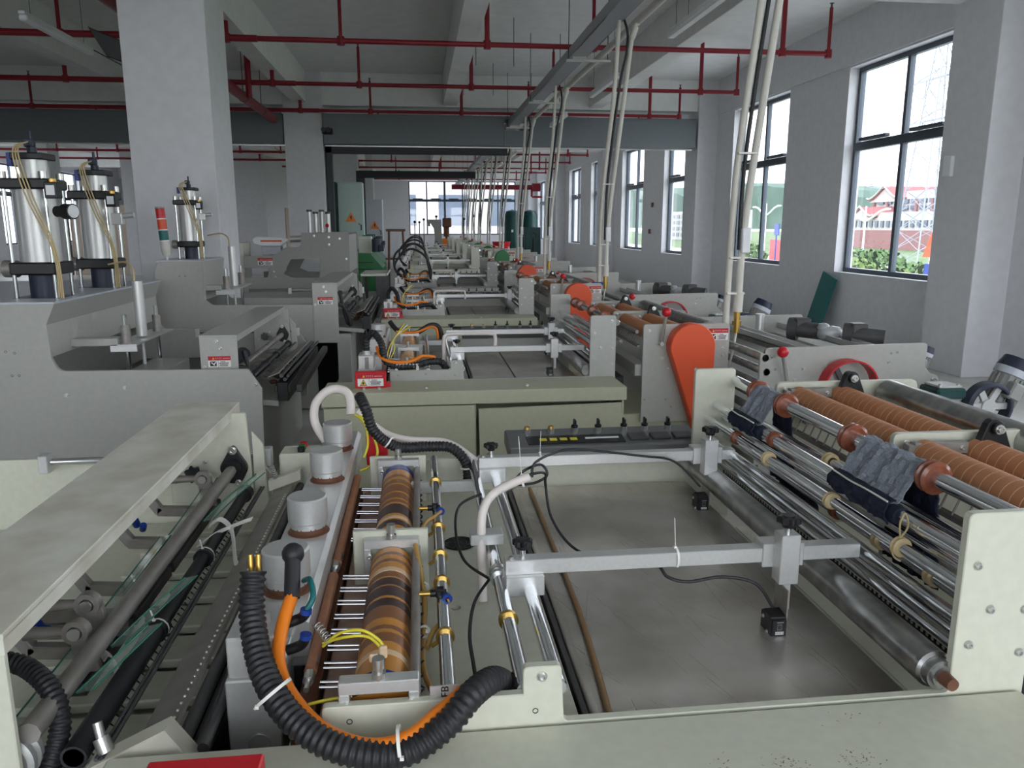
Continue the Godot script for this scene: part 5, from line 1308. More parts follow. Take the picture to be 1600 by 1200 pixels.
func rags() -> void:
	for k in 2:
		var z0: float = [-0.375, -1.155][k]
		var z1: float = [-0.63, -1.345][k]
		var t := thing("denim_rag", ["larger denim rag tied over the shafts, next to the cream side post", "smaller denim rag tied over the shafts beside the spring-loaded nip plate"][k], "rag", V(0, 0, -1.318), "denim rags on the shafts")
		put("faded_side", cloth([[1.262, 1.14], [1.25, 1.172], [1.232, 1.18], [1.212, 1.172], [1.19, 1.14], [1.165, 1.095], [1.142, 1.075]], z0, z1, 0.006, 3 + k), mats.denim_light, t, "faded pale side of the denim")
		put("hanging_side", cloth([[1.258, 1.15], [1.268, 1.1], [1.275, 1.03], [1.282, 0.93], [1.284, 0.84]], z0 - 0.01, z1 + 0.03, 0.006, 8 + k), mats.denim_dark, t, "dark denim hanging behind the shaft")
		var roll := MB.new()
		roll.lathe([[0.0, 0.0], [0.022, 0.0], [0.025, 0.06], [0.024, 0.5], [0.026, 0.92], [0.022, 1.0], [0.0, 1.0]], V(1.152, 1.055, z0 + 0.025), V(0.0, 0, z1 - z0 - 0.05), 18)
		put("rolled_hem", roll, mats.denim_dark, t, "dark rolled hem of the denim")
		put("fold", cloth([[1.15, 1.09], [1.128, 1.085], [1.115, 1.06], [1.125, 1.035]], z0 + 0.01, z1 - 0.01, 0.004, 12 + k), mats.denim_dark, t)
		put("frayed_seam", wire([V(1.122, 1.09, z0 + 0.012), V(1.117, 1.093, lerpf(z0, z1, 0.3)), V(1.12, 1.089, lerpf(z0, z1, 0.6)), V(1.12, 1.092, z1)], 0.0025, 5), mats.nylon, t)
	var t2 := thing("denim_scrap", "dark blue denim scrap lying low between the shafts", "rag", V(0, 0, -1.318), "denim scraps under the shafts")
	put("cloth", cloth([[1.2, 0.9], [1.222, 0.9], [1.24, 0.86], [1.25, 0.805]], -0.9, -1.15, 0.008, 21), mats.denim_dark, t2)
	one("red_packet", MB.new().b2(V(1.26, 0.9, -1.42), V(1.32, 0.95, -1.36), 0.006), mats.red, "small red packet tucked behind the cream side post", "packet")

func red_sign(z: float, x: float, label: String) -> void:
	var t := thing("warning_sign", label, "sign", V(x, 0.812, z), "red warning signs on the cabinets")
	put("sign_box", MB.new().b2(V(-0.09, 0.0, -0.05), V(0.09, 0.098, 0.0), 0.003), mats.red, t)
	var q := QuadMesh.new()
	q.size = Vector2(0.15, 0.075)
	inst("warning_sticker", q, mats.sticker_triangle, t, V(0, 0.05, 0.0012))
	put("fixing_lug", MB.new().b2(V(0.09, 0.0, -0.03), V(0.115, 0.03, -0.026)), mats.red, t)
	for k in 2: bolt(t, V(-0.04 + k * 0.09, 0.0, 0.03), V(0, 1, 0), 0.012)

func tower_light() -> void:
	var t := thing("tower_light", "red, orange and green signal tower light on the punching unit", "signal light", V(-2.325, 1.445, -7.6))
	t.rotation.z = 0.06
	put("foot", MB.new().cyl(V(0, 0, 0), V(0, 0.04, 0), 0.012, 12).cyl(V(0, 0.04, 0), V(0, 0.09, 0), 0.035, 16, 0.042), mats.pvc, t)
	put("body", MB.new().cyl(V(0, 0.09, 0), V(0, 0.17, 0), 0.042, 18), mats.pvc, t)
	put("green_lens", MB.new().cyl(V(0, 0.175, 0), V(0, 0.265, 0), 0.041, 18), mats.teal, t, "green lens")
	put("orange_lens", MB.new().cyl(V(0, 0.275, 0), V(0, 0.365, 0), 0.041, 18), mats.orange, t, "orange lens")
	put("red_lens", MB.new().cyl(V(0, 0.375, 0), V(0, 0.465, 0), 0.041, 18), mats.red, t, "red lens")
	for y in [0.172, 0.27, 0.37]: put("spacer", MB.new().cyl(V(0, y - 0.004, 0), V(0, y + 0.006, 0), 0.043, 18), mats.lamp_white, t)
	put("cap", MB.new().cyl(V(0, 0.465, 0), V(0, 0.48, 0), 0.042, 18), mats.mid_grey, t)

func cabinet(at: Vector3, w: float, h: float, d: float, m: Material, label: String) -> void:
	var t := thing("electric_cabinet", label, "cabinet", at)
	put("body", MB.new().b2(V(0, 0, -d), V(w, h, -0.02), 0.01), m, t)
	put("door", MB.new().b2(V(0.015, 0.05, -0.02), V(w - 0.015, h - 0.02, 0.0), 0.006), m, t)
	put("door_handle", MB.new().b2(V(w - 0.07, h * 0.6, 0.0), V(w - 0.045, h * 0.6 + 0.13, 0.03), 0.004).bar(V(w - 0.06, h * 0.6 + 0.12, 0.02), V(w - 0.12, h * 0.6 + 0.16, 0.03), 0.015, 0.015), mats.black, t)
	var s := 0.13
	put("hazard_triangle", MB.new().prism(P2([[w * 0.5 - s, h * 0.67], [w * 0.5, h * 0.67 + 1.75 * s], [w * 0.5 + s, h * 0.67]]), 0, 0.001, 0.004), mats.orange_cable, t, "yellow hazard triangle with a dark flash")
	put("flash", MB.new().prism(P2([[w * 0.5 - 0.005, h * 0.67 + 1.1 * s], [w * 0.5 + 0.03, h * 0.67 + 1.1 * s], [w * 0.5 + 0.015, h * 0.67 + 0.7 * s], [w * 0.5 + 0.035, h * 0.67 + 0.7 * s], [w * 0.5 - 0.012, h * 0.67 + 0.2 * s], [w * 0.5, h * 0.67 + 0.6 * s], [w * 0.5 - 0.02, h * 0.67 + 0.6 * s]]), 0, 0.0042, 0.005), mats.black, t)
	put("hazard_sticker", MB.new().b2(V(w * 0.5 - 0.06, h * 0.42, 0.001), V(w * 0.5 + 0.06, h * 0.42 + 0.14, 0.003)), mats.yellow, t)

func rear_hall() -> void:
	# C-shaped press behind the big column
	var t := thing("cutout_press", "grey C-frame press with a hexagonal cutout, behind the big column", "machine", V(0, 0, -11.2))
	var upper := [[-2.42, 1.18], [-2.42, 1.345], [-1.99, 1.36, 0.02], [-1.84, 1.465, 0.03], [-1.637, 1.466], [-1.62, 1.66, 0.01], [-0.975, 1.665, 0.01], [-0.98, 1.18], [-1.385, 1.18], [-1.385, 1.315, 0.01], [-1.776, 1.3], [-1.85, 1.18], [-2.085, 1.18]]
	var lower := [[-2.45, 0.03], [-2.45, 0.845], [-1.67, 0.845, 0.02], [-1.65, 0.89, 0.02], [-2.45, 0.892], [-2.45, 1.05], [-2.1, 1.048, 0.04], [-2.085, 1.18], [-1.85, 1.18], [-1.892, 1.1], [-1.764, 1.044], [-1.394, 1.041, 0.02], [-1.385, 1.18], [-0.98, 1.18], [-0.99, 0.03]]
	for z in [0.0, -1.5]: put("side_plate", MB.new().prism(P2(upper), 0, z - 0.03, z).prism(P2(lower), 0, z - 0.03, z), mats.mid_grey, t)
	put("body", MB.new().b2(V(-2.4, 0.03, -1.5), V(-1.0, 0.95, -0.12), 0.004), mats.mid_grey, t)
	put("head", MB.new().b2(V(-1.3, 1.1, -1.5), V(-0.99, 1.64, -0.03), 0.006), mats.mid_grey, t)
	sticker(t, V(-2.13, 1.27, 0.0015), 0.2)
	for b in [[-1.25, 1.6], [-1.25, 1.5], [-2.02, 1.13], [-2.0, 1.06], [-1.02, 1.3], [-1.1, 1.58], [-1.45, 1.62]]: bolt(t, V(b[0], b[1], 0), V(0, 0, 1), 0.014)
	for k in 4:
		put("side_cylinder", MB.new().cyl(V(-1.62 + 0.09 * k, 1.66, -0.9), V(-1.62 + 0.09 * k, 1.96 - 0.03 * (k % 2), -0.9), 0.035, 12), mats.alu, t)
		put("cylinder_cap", MB.new().cyl(V(-1.62 + 0.09 * k, 1.96 - 0.03 * (k % 2), -0.9), V(-1.62 + 0.09 * k, 1.99 - 0.03 * (k % 2), -0.9), 0.042, 10), mats.dark_steel, t)
	put("lever_ball", MB.new().sphere(V(-1.36, 1.76, -0.85), Vector3.ONE * 0.03, 10), mats.red, t)
	var a := put("tool_arm", MB.new().prism(P2([[-2.4, 1.5, 0.03], [-2.42, 1.56, 0.03], [-2.36, 1.6, 0.03], [-1.96, 1.585, 0.03], [-1.9, 1.55, 0.03], [-2.02, 1.47, 0.02], [-2.3, 1.47, 0.02]]), 0, -0.75, -0.65, 0.004), mats.lamp_white, t, "white arm with an orange stripe")
	put("stripe", MB.new().b2(V(-2.3, 1.525, -0.65), V(-2.0, 1.55, -0.648)), mats.orange, a)
	put("arm_roll", MB.new().cyl(V(-1.92, 1.56, -0.9), V(-1.6, 1.57, -0.9), 0.05, 14), mats.alu, t)
	put("tool_box", MB.new().b2(V(-2.27, 1.34, -0.75), V(-2.0, 1.46, -0.55), 0.006), mats.cabinet_grey, t)
	put("cream_box", MB.new().b2(V(-2.72, 0.9, -0.7), V(-2.46, 1.52, -0.2), 0.006), mats.ivory, t)
	# conveyor with belts at the press front
	var cv := thing("belt_conveyor", "small cream-topped belt conveyor before the green cutting machine", "conveyor", V(0, 0, -12.2))
	put("top_tray", MB.new().b2(V(-0.9, 1.0, -0.9), V(-0.5, 1.04, 0.1), 0.004), mats.ivory, cv)
	for k in 3: put("belt", MB.new().prism(P2([[-0.66 + 0.05 * k, 0.0], [-0.57 + 0.05 * k, 0.0], [-0.6 + 0.06 * k, 1.0], [-0.68 + 0.06 * k, 1.0]]), 0, 0.06 - 0.05 * k, 0.08 - 0.05 * k), mats.dark_steel, cv)
	put("front_roller", MB.new().cyl(V(-0.5, 1.03, -0.9), V(-0.5, 1.03, 0.1), 0.02, 10), mats.chrome, cv)
	put("conveyor_leg", MB.new().b2(V(-0.9, 0.0, -0.85), V(-0.86, 1.0, -0.8)).b2(V(-0.9, 0.0, 0.02), V(-0.86, 1.0, 0.07)), mats.dark_steel, cv)
	# green machines
	for k in 3:
		var g := thing("green_cutter", ["green cutting machine with a grey base beside the press", "green cutting machine behind the first green one", "teal topped machine before the electric cabinets"][k], "machine", V(-0.08 * k, 0, -15.5 - 2.2 * k), "green machines in the rear hall")
		var gm: Material = mats.green_paint if k < 2 else mats.teal
		put("base", MB.new().b2(V(-1.5, 0.0, -1.2), V(-0.75, 0.5, 0), 0.01), mats.mid_grey, g)
		put("hood", MB.new().prism(P2([[-1.5, 0.5], [-1.5, 1.25, 0.02], [-0.95, 1.22, 0.02], [-0.72, 0.95, 0.03], [-0.72, 0.5]]), 0, -1.2, 0.0, 0.004), gm, g)
		for y in [1.05, 0.92]: put("hood_rib", MB.new().b2(V(-1.48, y, 0.0), V(-0.9, y + 0.015, 0.012)), mats.black, g)
		put("drive_motor", MB.new().cyl(V(-0.85, 1.25, -0.3), V(-0.85, 1.5, -0.3), 0.09, 14).box(V(-0.75, 1.33, -0.25), V(0.1, 0.12, 0.1), 0.01), mats.navy, g)
		put("feed_head", MB.new().b2(V(-1.2, 1.22, -0.8), V(-0.95, 1.55, -0.4), 0.01), mats.ivory if k == 0 else mats.teal, g)
	cabinet(V(-1.88, 0, -19.0), 0.58, 2.76, 0.5, mats.cabinet_mint, "tall mint-green electric cabinet with yellow hazard triangle")
	cabinet(V(-1.5, 0, -23.0), 0.47, 2.5, 0.5, mats.cabinet_grey, "shorter pale grey electric cabinet with yellow hazard triangle")
	one("dark_cabinet", MB.new().b2(V(-2.3, 0, -19.6), V(-1.9, 2.76, -19.02), 0.01).b2(V(-2.31, 0, -19.02), V(-1.9, 0.08, -19.0)), mats.tank_green, "dark green cabinet standing against the mint-green one", "cabinet")
	# brown trestle rack
	var r := thing("trestle_rack", "brown steel trestle rack standing at the rear aisle", "rack", V(-0.58, 0, -20.0))
	for sx in [-1, 1]:
		for sz in [-1, 1]: put("leg", MB.new().bar(V(sx * 0.22, 0, sz * 0.25), V(sx * 0.17, 1.65, sz * 0.1), 0.05, 0.05, 0.004), mats.brown, r)
	put("cross_bar", MB.new().bar(V(-0.24, 1.65, 0.1), V(0.24, 1.65, 0.1), 0.06, 0.06, 0.004), mats.brown, r)
	put("cross_bar", MB.new().bar(V(-0.26, 0.95, 0.17), V(0.26, 0.95, 0.17), 0.05, 0.05, 0.004), mats.brown, r)
	# compressed-air tanks and the pallet stacker
	for k in 2:
		var g := thing("air_tank", "dark green upright air tank beside the far windows", "tank", V([4.7, 5.64][k], 0, -40.0 - 0.2 * k), "air tanks by the far windows")
		put("vessel", MB.new().lathe([[0.0, 0.06], [0.3, 0.08], [0.4, 0.14], [0.4, 0.88], [0.3, 0.96], [0.0, 0.99]], V(0, 0, 0), V(0, 2.6, 0), 28), mats.tank_green, g)
		for j in 3: put("foot", MB.new().bar(V(0.3 * cos(j * 2.1), 0, 0.3 * sin(j * 2.1)), V(0.28 * cos(j * 2.1), 0.3, 0.28 * sin(j * 2.1)), 0.06, 0.06), mats.black, g)
		put("name_plate", MB.new().b2(V(-0.08, 1.45, 0.4), V(0.02, 1.58, 0.405)), mats.lamp_white, g)
	var s := thing("pallet_stacker", "dark blue pallet stacker parked before the air tanks", "stacker", V(5.5, 0, -38.0))
	put("body", MB.new().b2(V(-0.4, 0.05, -0.5), V(0.38, 1.7, 0), 0.03), mats.tank_green, s)
	put("handle", MB.new().pipe(V(0, 1.3, 0.05), V(0, 1.3, 0.08), 0.16, 0.13, 18).cyl(V(0, 1.16, 0.06), V(0, 0.5, 0.05), 0.03, 10), mats.black, s)
	put("fork", MB.new().b2(V(-0.3, 0.03, 0), V(-0.15, 0.1, 0.9)).b2(V(0.15, 0.03, 0), V(0.3, 0.1, 0.9)), mats.black, s)
	var rb := thing("red_tub", "red plastic tub standing on a grey crate by the far machines", "tub", V(2.8, 0.0, -27.0))
	put("crate", MB.new().b2(V(-0.3, 0, -0.3), V(0.3, 0.85, 0.3), 0.01), mats.mid_grey, rb)
	put("tub", MB.new().lathe([[0.0, 0.0], [0.26, 0.0], [0.31, 1.0], [0.33, 1.0], [0.33, 0.95], [0.3, 0.94], [0.25, 0.05], [0.0, 0.05]], V(0, 0.85, 0), V(0, 0.38, 0), 20), mats.red, rb)
	# presses against the far light
	var p1 := thing("curved_press", "pale grey press with a deep curved throat near the far windows", "machine", V(0, 0, -33.4))
	put("frame", MB.new().prism(P2([[0.55, 0.0], [0.62, 0.9], [0.66, 1.3], [0.62, 1.65], [0.5, 1.85], [0.36, 1.94], [0.36, 2.02], [0.92, 2.02], [0.95, 1.2], [1.1, 0.0]]), 0, -0.3, 0.0, 0.005), mats.mid_grey, p1)
	put("ram", MB.new().b2(V(0.38, 1.75, -0.2), V(0.46, 1.95, -0.1)), mats.dark_steel, p1)
	var p2 := thing("drill_press", "brown-red drill press on an orange base near the far windows", "machine", V(0, 0, -34.4))
	put("column", MB.new().cyl(V(1.22, 0, -0.2), V(1.22, 2.0, -0.2), 0.09, 14), mats.brown, p2)
	put("head", MB.new().b2(V(1.02, 1.7, -0.4), V(1.4, 2.1, 0), 0.04).cyl(V(1.12, 1.3, -0.2), V(1.12, 1.7, -0.2), 0.06, 12), mats.brown, p2)
	put("base", MB.new().b2(V(0.9, 0.0, -0.5), V(1.45, 1.22, 0.1), 0.02), mats.orange_cable, p2)
	# leaning boards behind the power cylinders and the teal board at the window wall
	for k in 3:
		one("partition_board", MB.new().b2(V(-13.9 + 1.4 * k, 0, -30.3 - 0.04 * k), V(-12.55 + 1.4 * k, 2.5, -30.2 - 0.04 * k), 0.006), mats.beige if k != 0 else mats.dark_steel, ["dark partition board standing by the beige ones", "beige partition board next to the dark board", "beige partition board at the end of the set"][k], "board", "partition boards at the rear")
	var tb := one("teal_board", MB.new().box(V(0, 0.5, 0), V(0.03, 1.0, 0.48), 0.004), mats.teal, "teal board leaning against the wall under the window", "board")
	tb.transform = Transform3D(Basis(V(0, 0, 1), -0.16) * Basis(V(1, 0, 0), 0.22), V(6.5, 0.0, -12.3))
	# hoses arching over the rear machines
	for k in 4:
		var z := -12.6 - k * 3.6
		for j in (2 if k < 2 else 1):
			one("arched_hose", wire([V(-0.3 + 0.03 * j, 0.95, z), V(-0.4, 1.1, z), V(-0.38 + 0.05 * j, 1.32 - 0.06 * j, z - 0.1), V(-0.15, 1.47 - 0.08 * j, z - 0.15), V(0.06, 1.4 - 0.1 * j, z - 0.2), V(0.14 + 0.03 * j, 1.1, z - 0.2), V(0.17, 0.9, z - 0.2)], 0.018, 8), mats.rubber, "black hose arching over one of the rear bag machines", "hose", "hoses arching over the rear machines")
	# handles of the far machines standing up against the windows
	for k in 6:
		var x: float = [0.0, 0.2, 0.75, -0.2, 1.9, 2.3][k]
		var t3 := thing("lever_stand", "thin machine lever with a black ball standing near the far windows", "lever", V(x, 0.0, -36.8 + 0.7 * k), "machine levers near the far windows")
		put("post", MB.new().cyl(V(0, 0, 0), V(0.02, 1.9 + 0.12 * (k % 3), 0), 0.022, 8).b2(V(-0.12, 0, -0.1), V(0.12, 0.9, 0.1), 0.01), mats.dark_steel, t3)
		put("ball", MB.new().sphere(V(0.02, 1.93 + 0.12 * (k % 3), 0), Vector3.ONE * 0.06, 10), mats.black, t3)

func roof_gable(t: Node, x0: float, x1: float, z0: float, z1: float, y: float, h: float) -> void:
	# swept tile roof with upturned ends, ridge along x
	var p := []
	for k in 13:
		var s := k / 12.0
		var d := absf(s - 0.5) * 2.0
		p.append([lerpf(z0, z1, s), y + h * pow(1.0 - d, 1.5) + 0.9 * pow(d, 8.0)])
	var low := []
	for k in 13: low.append([p[12 - k][0], p[12 - k][1] - 0.5])
	put("roof", MB.new().prism(P2(p + low), 1, x0 - 0.5, x1 + 0.5), mats.roof_red, t)
	var e := PackedVector3Array()
	for q in p: e.append(V(x0 - 0.7, q[1] + 0.15, q[0]))
	put("roof_edge", MB.new().sweep(e, 0.35, 6), mats.facade, t)
	put("gable", MB.new().prism(P2([[z0 + 1.0, y - 0.5], [z0 + (z1 - z0) * 0.5, y + h - 0.9], [z1 - 1.0, y - 0.5]]), 1, x0, x0 + 0.4), mats.facade, t)

func outside() -> void:
	var g := struct("ground_outside", MB.new().b2(V(28.0, -6.2, -1200), V(880, -6.0, 400)), mats.grass, "green land outside the windows")
	struct("road_outside", MB.new().b2(V(70, -5.99, -1200), V(92, -5.95, 400)), mats.asphalt, "pale road outside the windows")
	struct("ground_bounce_yard", MB.new().b2(V(-60, -6.2, -140), V(28.0, -6.0, 60)), mats.asphalt, "unseen pale yard added to bounce daylight onto the ceiling")  # out of view; added pale to reflect daylight up to the ceiling
	var hp := PackedVector2Array()
	var f := FastNoiseLite.new()
	f.seed = 3
	f.frequency = 0.0016
	hp.append(Vector2(-5000, -6))
	for k in 90:
		var z := -5000.0 + k * 60.0
		hp.append(Vector2(z, 84 + 60 * clampf((-z - 1700) / 1500.0, -0.4, 2.0) + f.get_noise_1d(z) * 42.0 + f.get_noise_1d(z * 5.0) * 9.0))
	hp.append(Vector2(400, -6))
	struct("hills", MB.new().prism(hp, 1, 900, 1200), mats.hill_forest, "wooded hills on the horizon")
	# temple-roofed building
	var b := thing("hillside_hotel", "distant white building with stepped red tile roofs and rows of windows", "building", V(0, 0, 0))
	put("upper_block", MB.new().b2(V(172, -6, -284), V(190, 11, -205)), mats.facade, b)
	put("lower_block", MB.new().b2(V(160, 0.4, -278), V(172, 4.6, -200)), mats.facade, b)
	put("plinth", MB.new().b2(V(159.6, -6, -279), V(172, 0.4, -199)), mats.brick_pink, b)
	for q in [[-287, -266], [-246, -224]]: roof_gable(b, 171, 190, q[0], q[1], 11, 5.2)
	for q in [[-280, -262], [-226, -205]]: roof_gable(b, 159, 172, q[0], q[1], 4.6, 4.0)
	put("ridge_roof", MB.new().prism(P2([[-262, 4.6], [-260, 6.4], [-228, 6.4], [-226, 4.6]]), 1, 160, 172), mats.facade, b)
	put("ridge_roof", MB.new().prism(P2([[-267, 11], [-266, 14], [-246, 14], [-245, 11]]), 1, 173, 190), mats.facade, b)
	for k in 22: put("window", MB.new().b2(V(159.5, 1.4, -276 + k * 3.4), V(160.2, 3.6, -274.4 + k * 3.4)), mats.far_glass, b)
	for r in 3:
		for k in 12: put("window", MB.new().b2(V(171.4, 5.2 + r * 2.2, -281 + k * 5.0), V(172.2, 6.7 + r * 2.2, -277.6 + k * 5.0)), mats.far_glass, b)
	for k in 8: put("pier", MB.new().b2(V(171.2, 4.6, -284 + k * 8.6), V(172.4, 11, -283 + k * 8.6)), mats.brick_pink, b)
	# a second block farther along the road
	var c := thing("office_block", "low pale office block beyond the road", "building", V(150, -6, -420))
	put("body", MB.new().b2(V(0, 0, -40), V(20, 16, 30)), mats.facade, c)
	for r in 4:
		for k in 8: put("window", MB.new().b2(V(-0.3, 2 + r * 3.4, -38 + k * 8.4), V(0.3, 4 + r * 3.4, -33 + k * 8.4)), mats.far_glass, c)
	# block seen through the end windows
	var e := thing("rear_block", "pale factory block standing behind the end windows", "building", V(0, -6, -64))
	put("body", MB.new().b2(V(-12, 0, -12), V(14, 15, 0)), mats.facade, e)
	for r in 3:
		for k in 6: put("window", MB.new().b2(V(-11 + k * 4.2, 4.2 + r * 3.6, -0.1), V(-8.6 + k * 4.2, 6.6 + r * 3.6, 0.08)), mats.far_glass, e)
	# trees
	var rr := RandomNumberGenerator.new()
	rr.seed = 77
	for k in 22:
		var z := -36.0 - k * 5.2 + rr.randf_range(-1, 1)
		var x := 30.0 + rr.randf_range(0, 16) + k * 0.9
		var top := -0.7 + rr.randf_range(-0.9, 0.7)
		var t := thing("roadside_tree", "bright green bushy tree outside the windows" if k % 3 else "pale yellow-green bushy tree outside the windows", "tree", V(x, -6.0, z), "trees outside the windows")
		put("trunk", MB.new().cyl(V(0, 0, 0), V(0, 3.5, 0), 0.2, 7, 0.12), mats.bark, t)
		var m := MB.new()
		for j in 700:
			var d := V(rr.randfn(), rr.randfn(), rr.randfn()).normalized()
			var q := V(0, top + 3.9, 0) + d * V(2.8, 2.0, 2.8) * sqrt(rr.randf_range(0.45, 1.0))
			var a := V(rr.randfn(), rr.randfn(), rr.randfn()).normalized() * 0.27
			var bb := a.cross(V(rr.randfn(), rr.randfn(), rr.randfn())).normalized() * 0.2
			var nn := (d + V(0, 0.5, 0)).normalized()
			m.tri(q - a, q + bb, q + a, nn, nn, nn)
			m.tri(q - a, q + a, q - bb, nn, nn, nn)
		put("crown", m, mats.leaf if k % 3 else mats.leaf_pale, t).set_meta("kind", "stuff")
	# street lamps
	for q in [[60, -132.0, 9.6], [60, -101.0, 8.4], [64, -170.0, 9.6]]:
		var l := thing("street_lamp", "white street lamp with two curved arms by the road", "street lamp", V(q[0], -6, q[1]), "street lamps by the road")
		put("pole", MB.new().cyl(V(0, 0, 0), V(0, q[2] + 2.0, 0), 0.16, 8, 0.1), mats.lamp_white, l)
		for s in [-1, 1]:
			put("arm", wire([V(0, q[2], 0), V(0, q[2] + 0.4, s * 1.4), V(0, q[2] + 1.2, s * 3.2), V(0, q[2] + 1.5, s * 4.6)], 0.14, 6), mats.lamp_white, l)
			put("lamp_head", MB.new().sphere(V(0, q[2] + 1.5, s * 4.9), V(0.25, 0.16, 0.8), 8), mats.lamp_white, l)
	# lattice pylon with its arms and lines
	var py := thing("lattice_pylon", "grey steel lattice power pylon outside the windows", "pylon", V(90, -6, -131.5))
	var corners := [[-1, -1], [1, -1], [1, 1], [-1, 1]]
	for k in 4:
		var c0: Array = corners[k]
		var c1: Array = corners[(k + 1) % 4]
		put("leg", MB.new().bar(V(c0[0] * 4.0, 0, c0[1] * 4.0), V(c0[0] * 0.7, 42, c0[1] * 0.7), 0.18, 0.18), mats.lattice, py)
		var br := MB.new()
		for j in 12:
			var a0 := 4.0 - 3.3 * j / 12.0
			var a1 := 4.0 - 3.3 * (j + 1) / 12.0
			br.bar(V(c0[0] * a0, j * 3.5, c0[1] * a0), V(c1[0] * a1, (j + 1) * 3.5, c1[1] * a1), 0.08, 0.08)
			br.bar(V(c1[0] * a0, j * 3.5, c1[1] * a0), V(c0[0] * a1, (j + 1) * 3.5, c0[1] * a1), 0.12, 0.12)
		put("bracing", br, mats.lattice, py)
	for y in [26.0, 33.0]:
		var arm := put("cross_arm", MB.new().bar(V(0, y, -8), V(0, y, 8), 0.3, 0.3).bar(V(0, y + 1.6, 0), V(0, y, -8), 0.18, 0.18).bar(V(0, y + 1.6, 0), V(0, y, 8), 0.18, 0.18), mats.lattice, py)
		for s in [-1, 1]:
			put("insulator", wire([V(0, y, s * 7.8), V(-0.3, y - 1.6, s * 7.2), V(-0.2, y - 2.8, s * 5.8), V(0, y - 2.6, s * 4.6), V(0, y, s * 4.4)], 0.12, 5), mats.lattice, arm)
			one("power_line", wire([V(90, -6 + y, -131.5 + s * 7.8), V(150, y - 12, -240), V(230, y - 2, -400)], 0.06, 4), mats.lattice, "thin grey power line running away from the pylon", "cable", "power lines from the pylon")
	# signs
	one("blue_billboard", MB.new().b2(V(30, 1.0, -64.2), V(30.1, 1.95, -63.4)).b2(V(30, -6, -63.9), V(30.1, 1.0, -63.8)), mats.blue, "blue billboard on a post beyond the windows", "sign")
	one("red_site_wall", MB.new().b2(V(31, -6, -67), V(31.2, 0.6, -61.5)), mats.red, "red site hoarding below the blue billboard", "wall", "", "thing")
	var os := thing("triangle_sign", "orange triangular road sign on a pole over a small blue sign", "sign", V(24, -6, -34.6))
	put("pole", MB.new().cyl(V(0, 0, 0), V(0, 7.6, 0), 0.05, 8), mats.lamp_white, os)
	put("triangle", MB.new().prism(P2([[-0.55, 6.3], [0.0, 7.5], [0.55, 6.3]]), 1, -0.05, -0.02), mats.orange, os)
	put("blue_plate", MB.new().b2(V(-0.06, 5.4, -0.3), V(-0.02, 6.0, 0.3)), mats.blue, os)

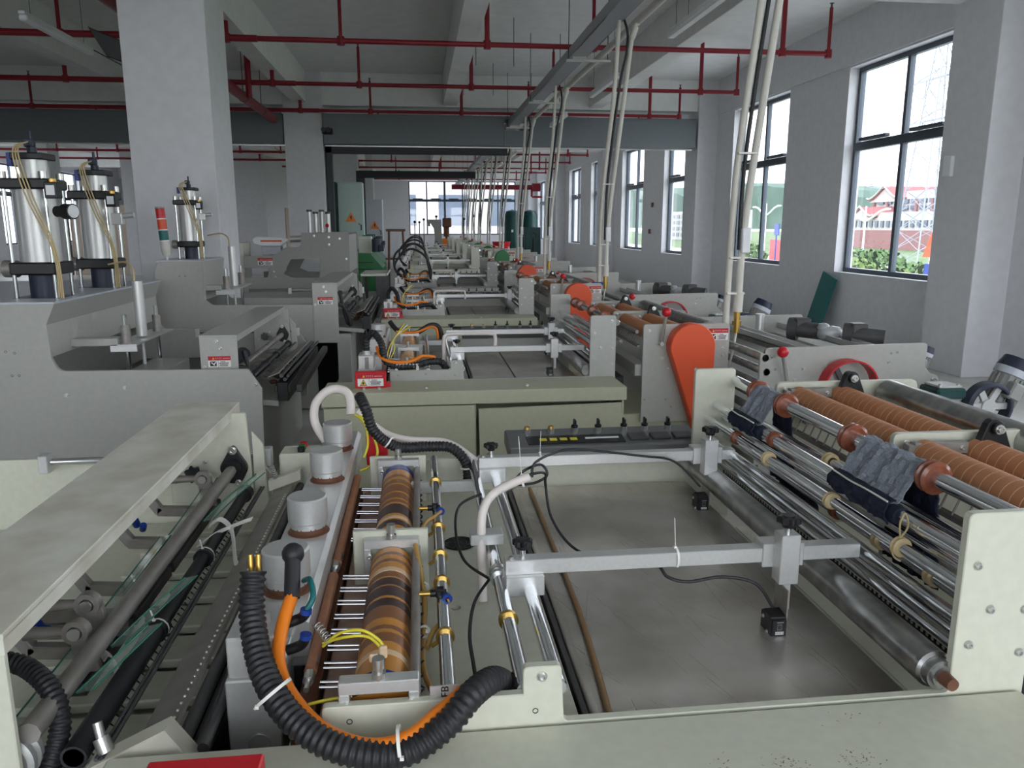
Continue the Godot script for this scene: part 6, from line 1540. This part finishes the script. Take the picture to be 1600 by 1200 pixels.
func _ready() -> void:
	rng.seed = 5
	sky_and_camera()
	materials()
	building()
	overhead()
	bag_machine(V(0, 0, -1.318), "cream bag machine with amber taped rollers and denim rags on its shafts", {"lod": 0, "plate": mats.cream, "cab": mats.cream})
	bag_machine(V(0, 0, -4.76), "grey bag machine with dim-toned cream cabinet and orange guard, next to the denim-hung one", {"lod": 1, "plate": mats.grey_paint, "cab": mats.sage, "guard": mats.orange, "seam": true})
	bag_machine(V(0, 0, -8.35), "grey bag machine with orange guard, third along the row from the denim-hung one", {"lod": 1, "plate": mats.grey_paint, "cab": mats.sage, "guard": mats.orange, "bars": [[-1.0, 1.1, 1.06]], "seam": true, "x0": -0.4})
	bag_machine(V(0, 0, -12.4), "grey bag machine with orange guard next to the green-guarded machines", {"lod": 1, "plate": mats.mid_grey, "cab": mats.grey_paint, "guard": mats.orange, "bars": [[-0.8, 1.1, 0.6]], "x0": -0.35})
	delivery_unit(V(0, 0, -1.318), "cream delivery unit with a long flat cover over acrylic guide strips", 0, mats.cream, {})
	delivery_unit(V(-0.45, 0, -5.1), "grey delivery unit with red and white sticker, before the twin power cylinders", 1, mats.grey_paint, {})
	delivery_unit(V(-0.055, 0.16, -7.5), "grey delivery unit with red and white sticker, beside the signal tower light", 1, mats.grey_paint, {})
	punch_unit(V(0, 0, -5.0), "grey punching unit carrying two big polished power cylinders", {"plate": [[-3.6, 0.02], [-3.6, 1.29], [-2.21, 1.287], [-2.27, 1.16], [-2.263, 0.954], [-2.228, 0.873, 0.06], [-1.1, 0.862, 0.02], [-1.02, 0.735, 0.02], [-1.03, 0.25, 0.04], [-1.2, 0.22], [-1.2, 0.02]], "arm": [[-3.55, 0.96], [-2.265, 0.96], [-2.27, 1.16], [-2.215, 1.285], [-2.235, 1.285], [-2.29, 1.162], [-2.285, 0.98], [-3.55, 0.98]], "depth": 2.0, "x0": -3.6, "x1": -2.21, "top": 1.287, "cyl": [[-2.44, -0.42, 1.0, true], [-2.4, -1.28, 0.95, false]], "guide": V(-1.98, 0.98, -0.35), "inside": -1.5, "holes": [[-2.52, 1.0], [-2.47, 0.99], [-2.5, 0.85], [-2.46, 0.85]], "bolts": [[-2.2, 0.72], [-1.85, 0.76], [-1.06, 0.76]]})
	punch_unit(V(0, 0, -7.5), "grey punching unit with one power cylinder before the big column", {"plate": [[-2.419, 0.02], [-2.419, 1.33], [-2.38, 1.43], [-1.976, 1.435], [-2.0, 1.25], [-2.0, 1.09], [-1.93, 1.03, 0.05], [-0.88, 1.02], [-0.8, 0.93, 0.02], [-0.8, 0.3, 0.03], [-1.0, 0.02]], "arm": [[-2.4, 1.42], [-2.4, 1.08], [-1.99, 1.08], [-1.98, 1.43], [-2.0, 1.43], [-2.01, 1.1], [-2.38, 1.1], [-2.38, 1.42]], "depth": 0.75, "x0": -2.4, "x1": -1.976, "top": 1.432, "cyl": [[-2.19, -0.42, 0.74, false]], "guide": V(-1.85, 1.16, -0.1), "bolts": [[-1.2, 0.8], [-0.86, 0.98], [-1.45, 0.72]], "holes": [[-2.2, 1.3], [-2.15, 1.3], [-1.1, 0.7]]})
	for k in 4: unwind_stand(V(0.0 if k != 2 else 0.1, 0, [-0.86, -4.4, -8.1, -12.0][k]), ["grey unwind stand at the near end of the window side", "grey unwind stand with red flywheel and finned motors, by the first pier", "grey unwind stand with red flywheel beside the second orange belt guard", "grey unwind stand beside the third orange belt guard"][k], 1 if k < 3 else 2)
	for k in 5:
		var far := bag_machine(V(0.02 * k, 0.0, -16.2 - 3.7 * k), ["cream-posted bag machine with green guard, next to the last orange-guarded one", "cream-posted bag machine with green guard, second of the green-guarded ones", "cream-posted bag machine with green guard, third of the green-guarded ones", "cream-posted bag machine before the red tub", "cream-posted bag machine at the end of the row"][k], {"lod": 2, "plate": mats.ivory, "cab": mats.ivory, "guard": mats.green_paint, "guard_label": "green belt guard", "bars": [[-0.8, 1.1, 0.6]], "hoses": false, "x0": -0.25})
		far.scale = V(1, 1.1, 1)
	for k in 3: unwind_stand(V(0.15 * k, 0, -16.0 - 4.0 * k), "pale unwind stand among the far machines by the window wall", 2)
	rags()
	red_sign(-1.108, -0.36, "red warning sign on the cream cabinet by the junction box")
	red_sign(-4.55, -0.305, "red warning sign with yellow triangle on the sage cabinet")
	red_sign(-8.15, -0.3, "red warning sign on the third cabinet along the row")
	tower_light()
	rear_hall()
	outside()
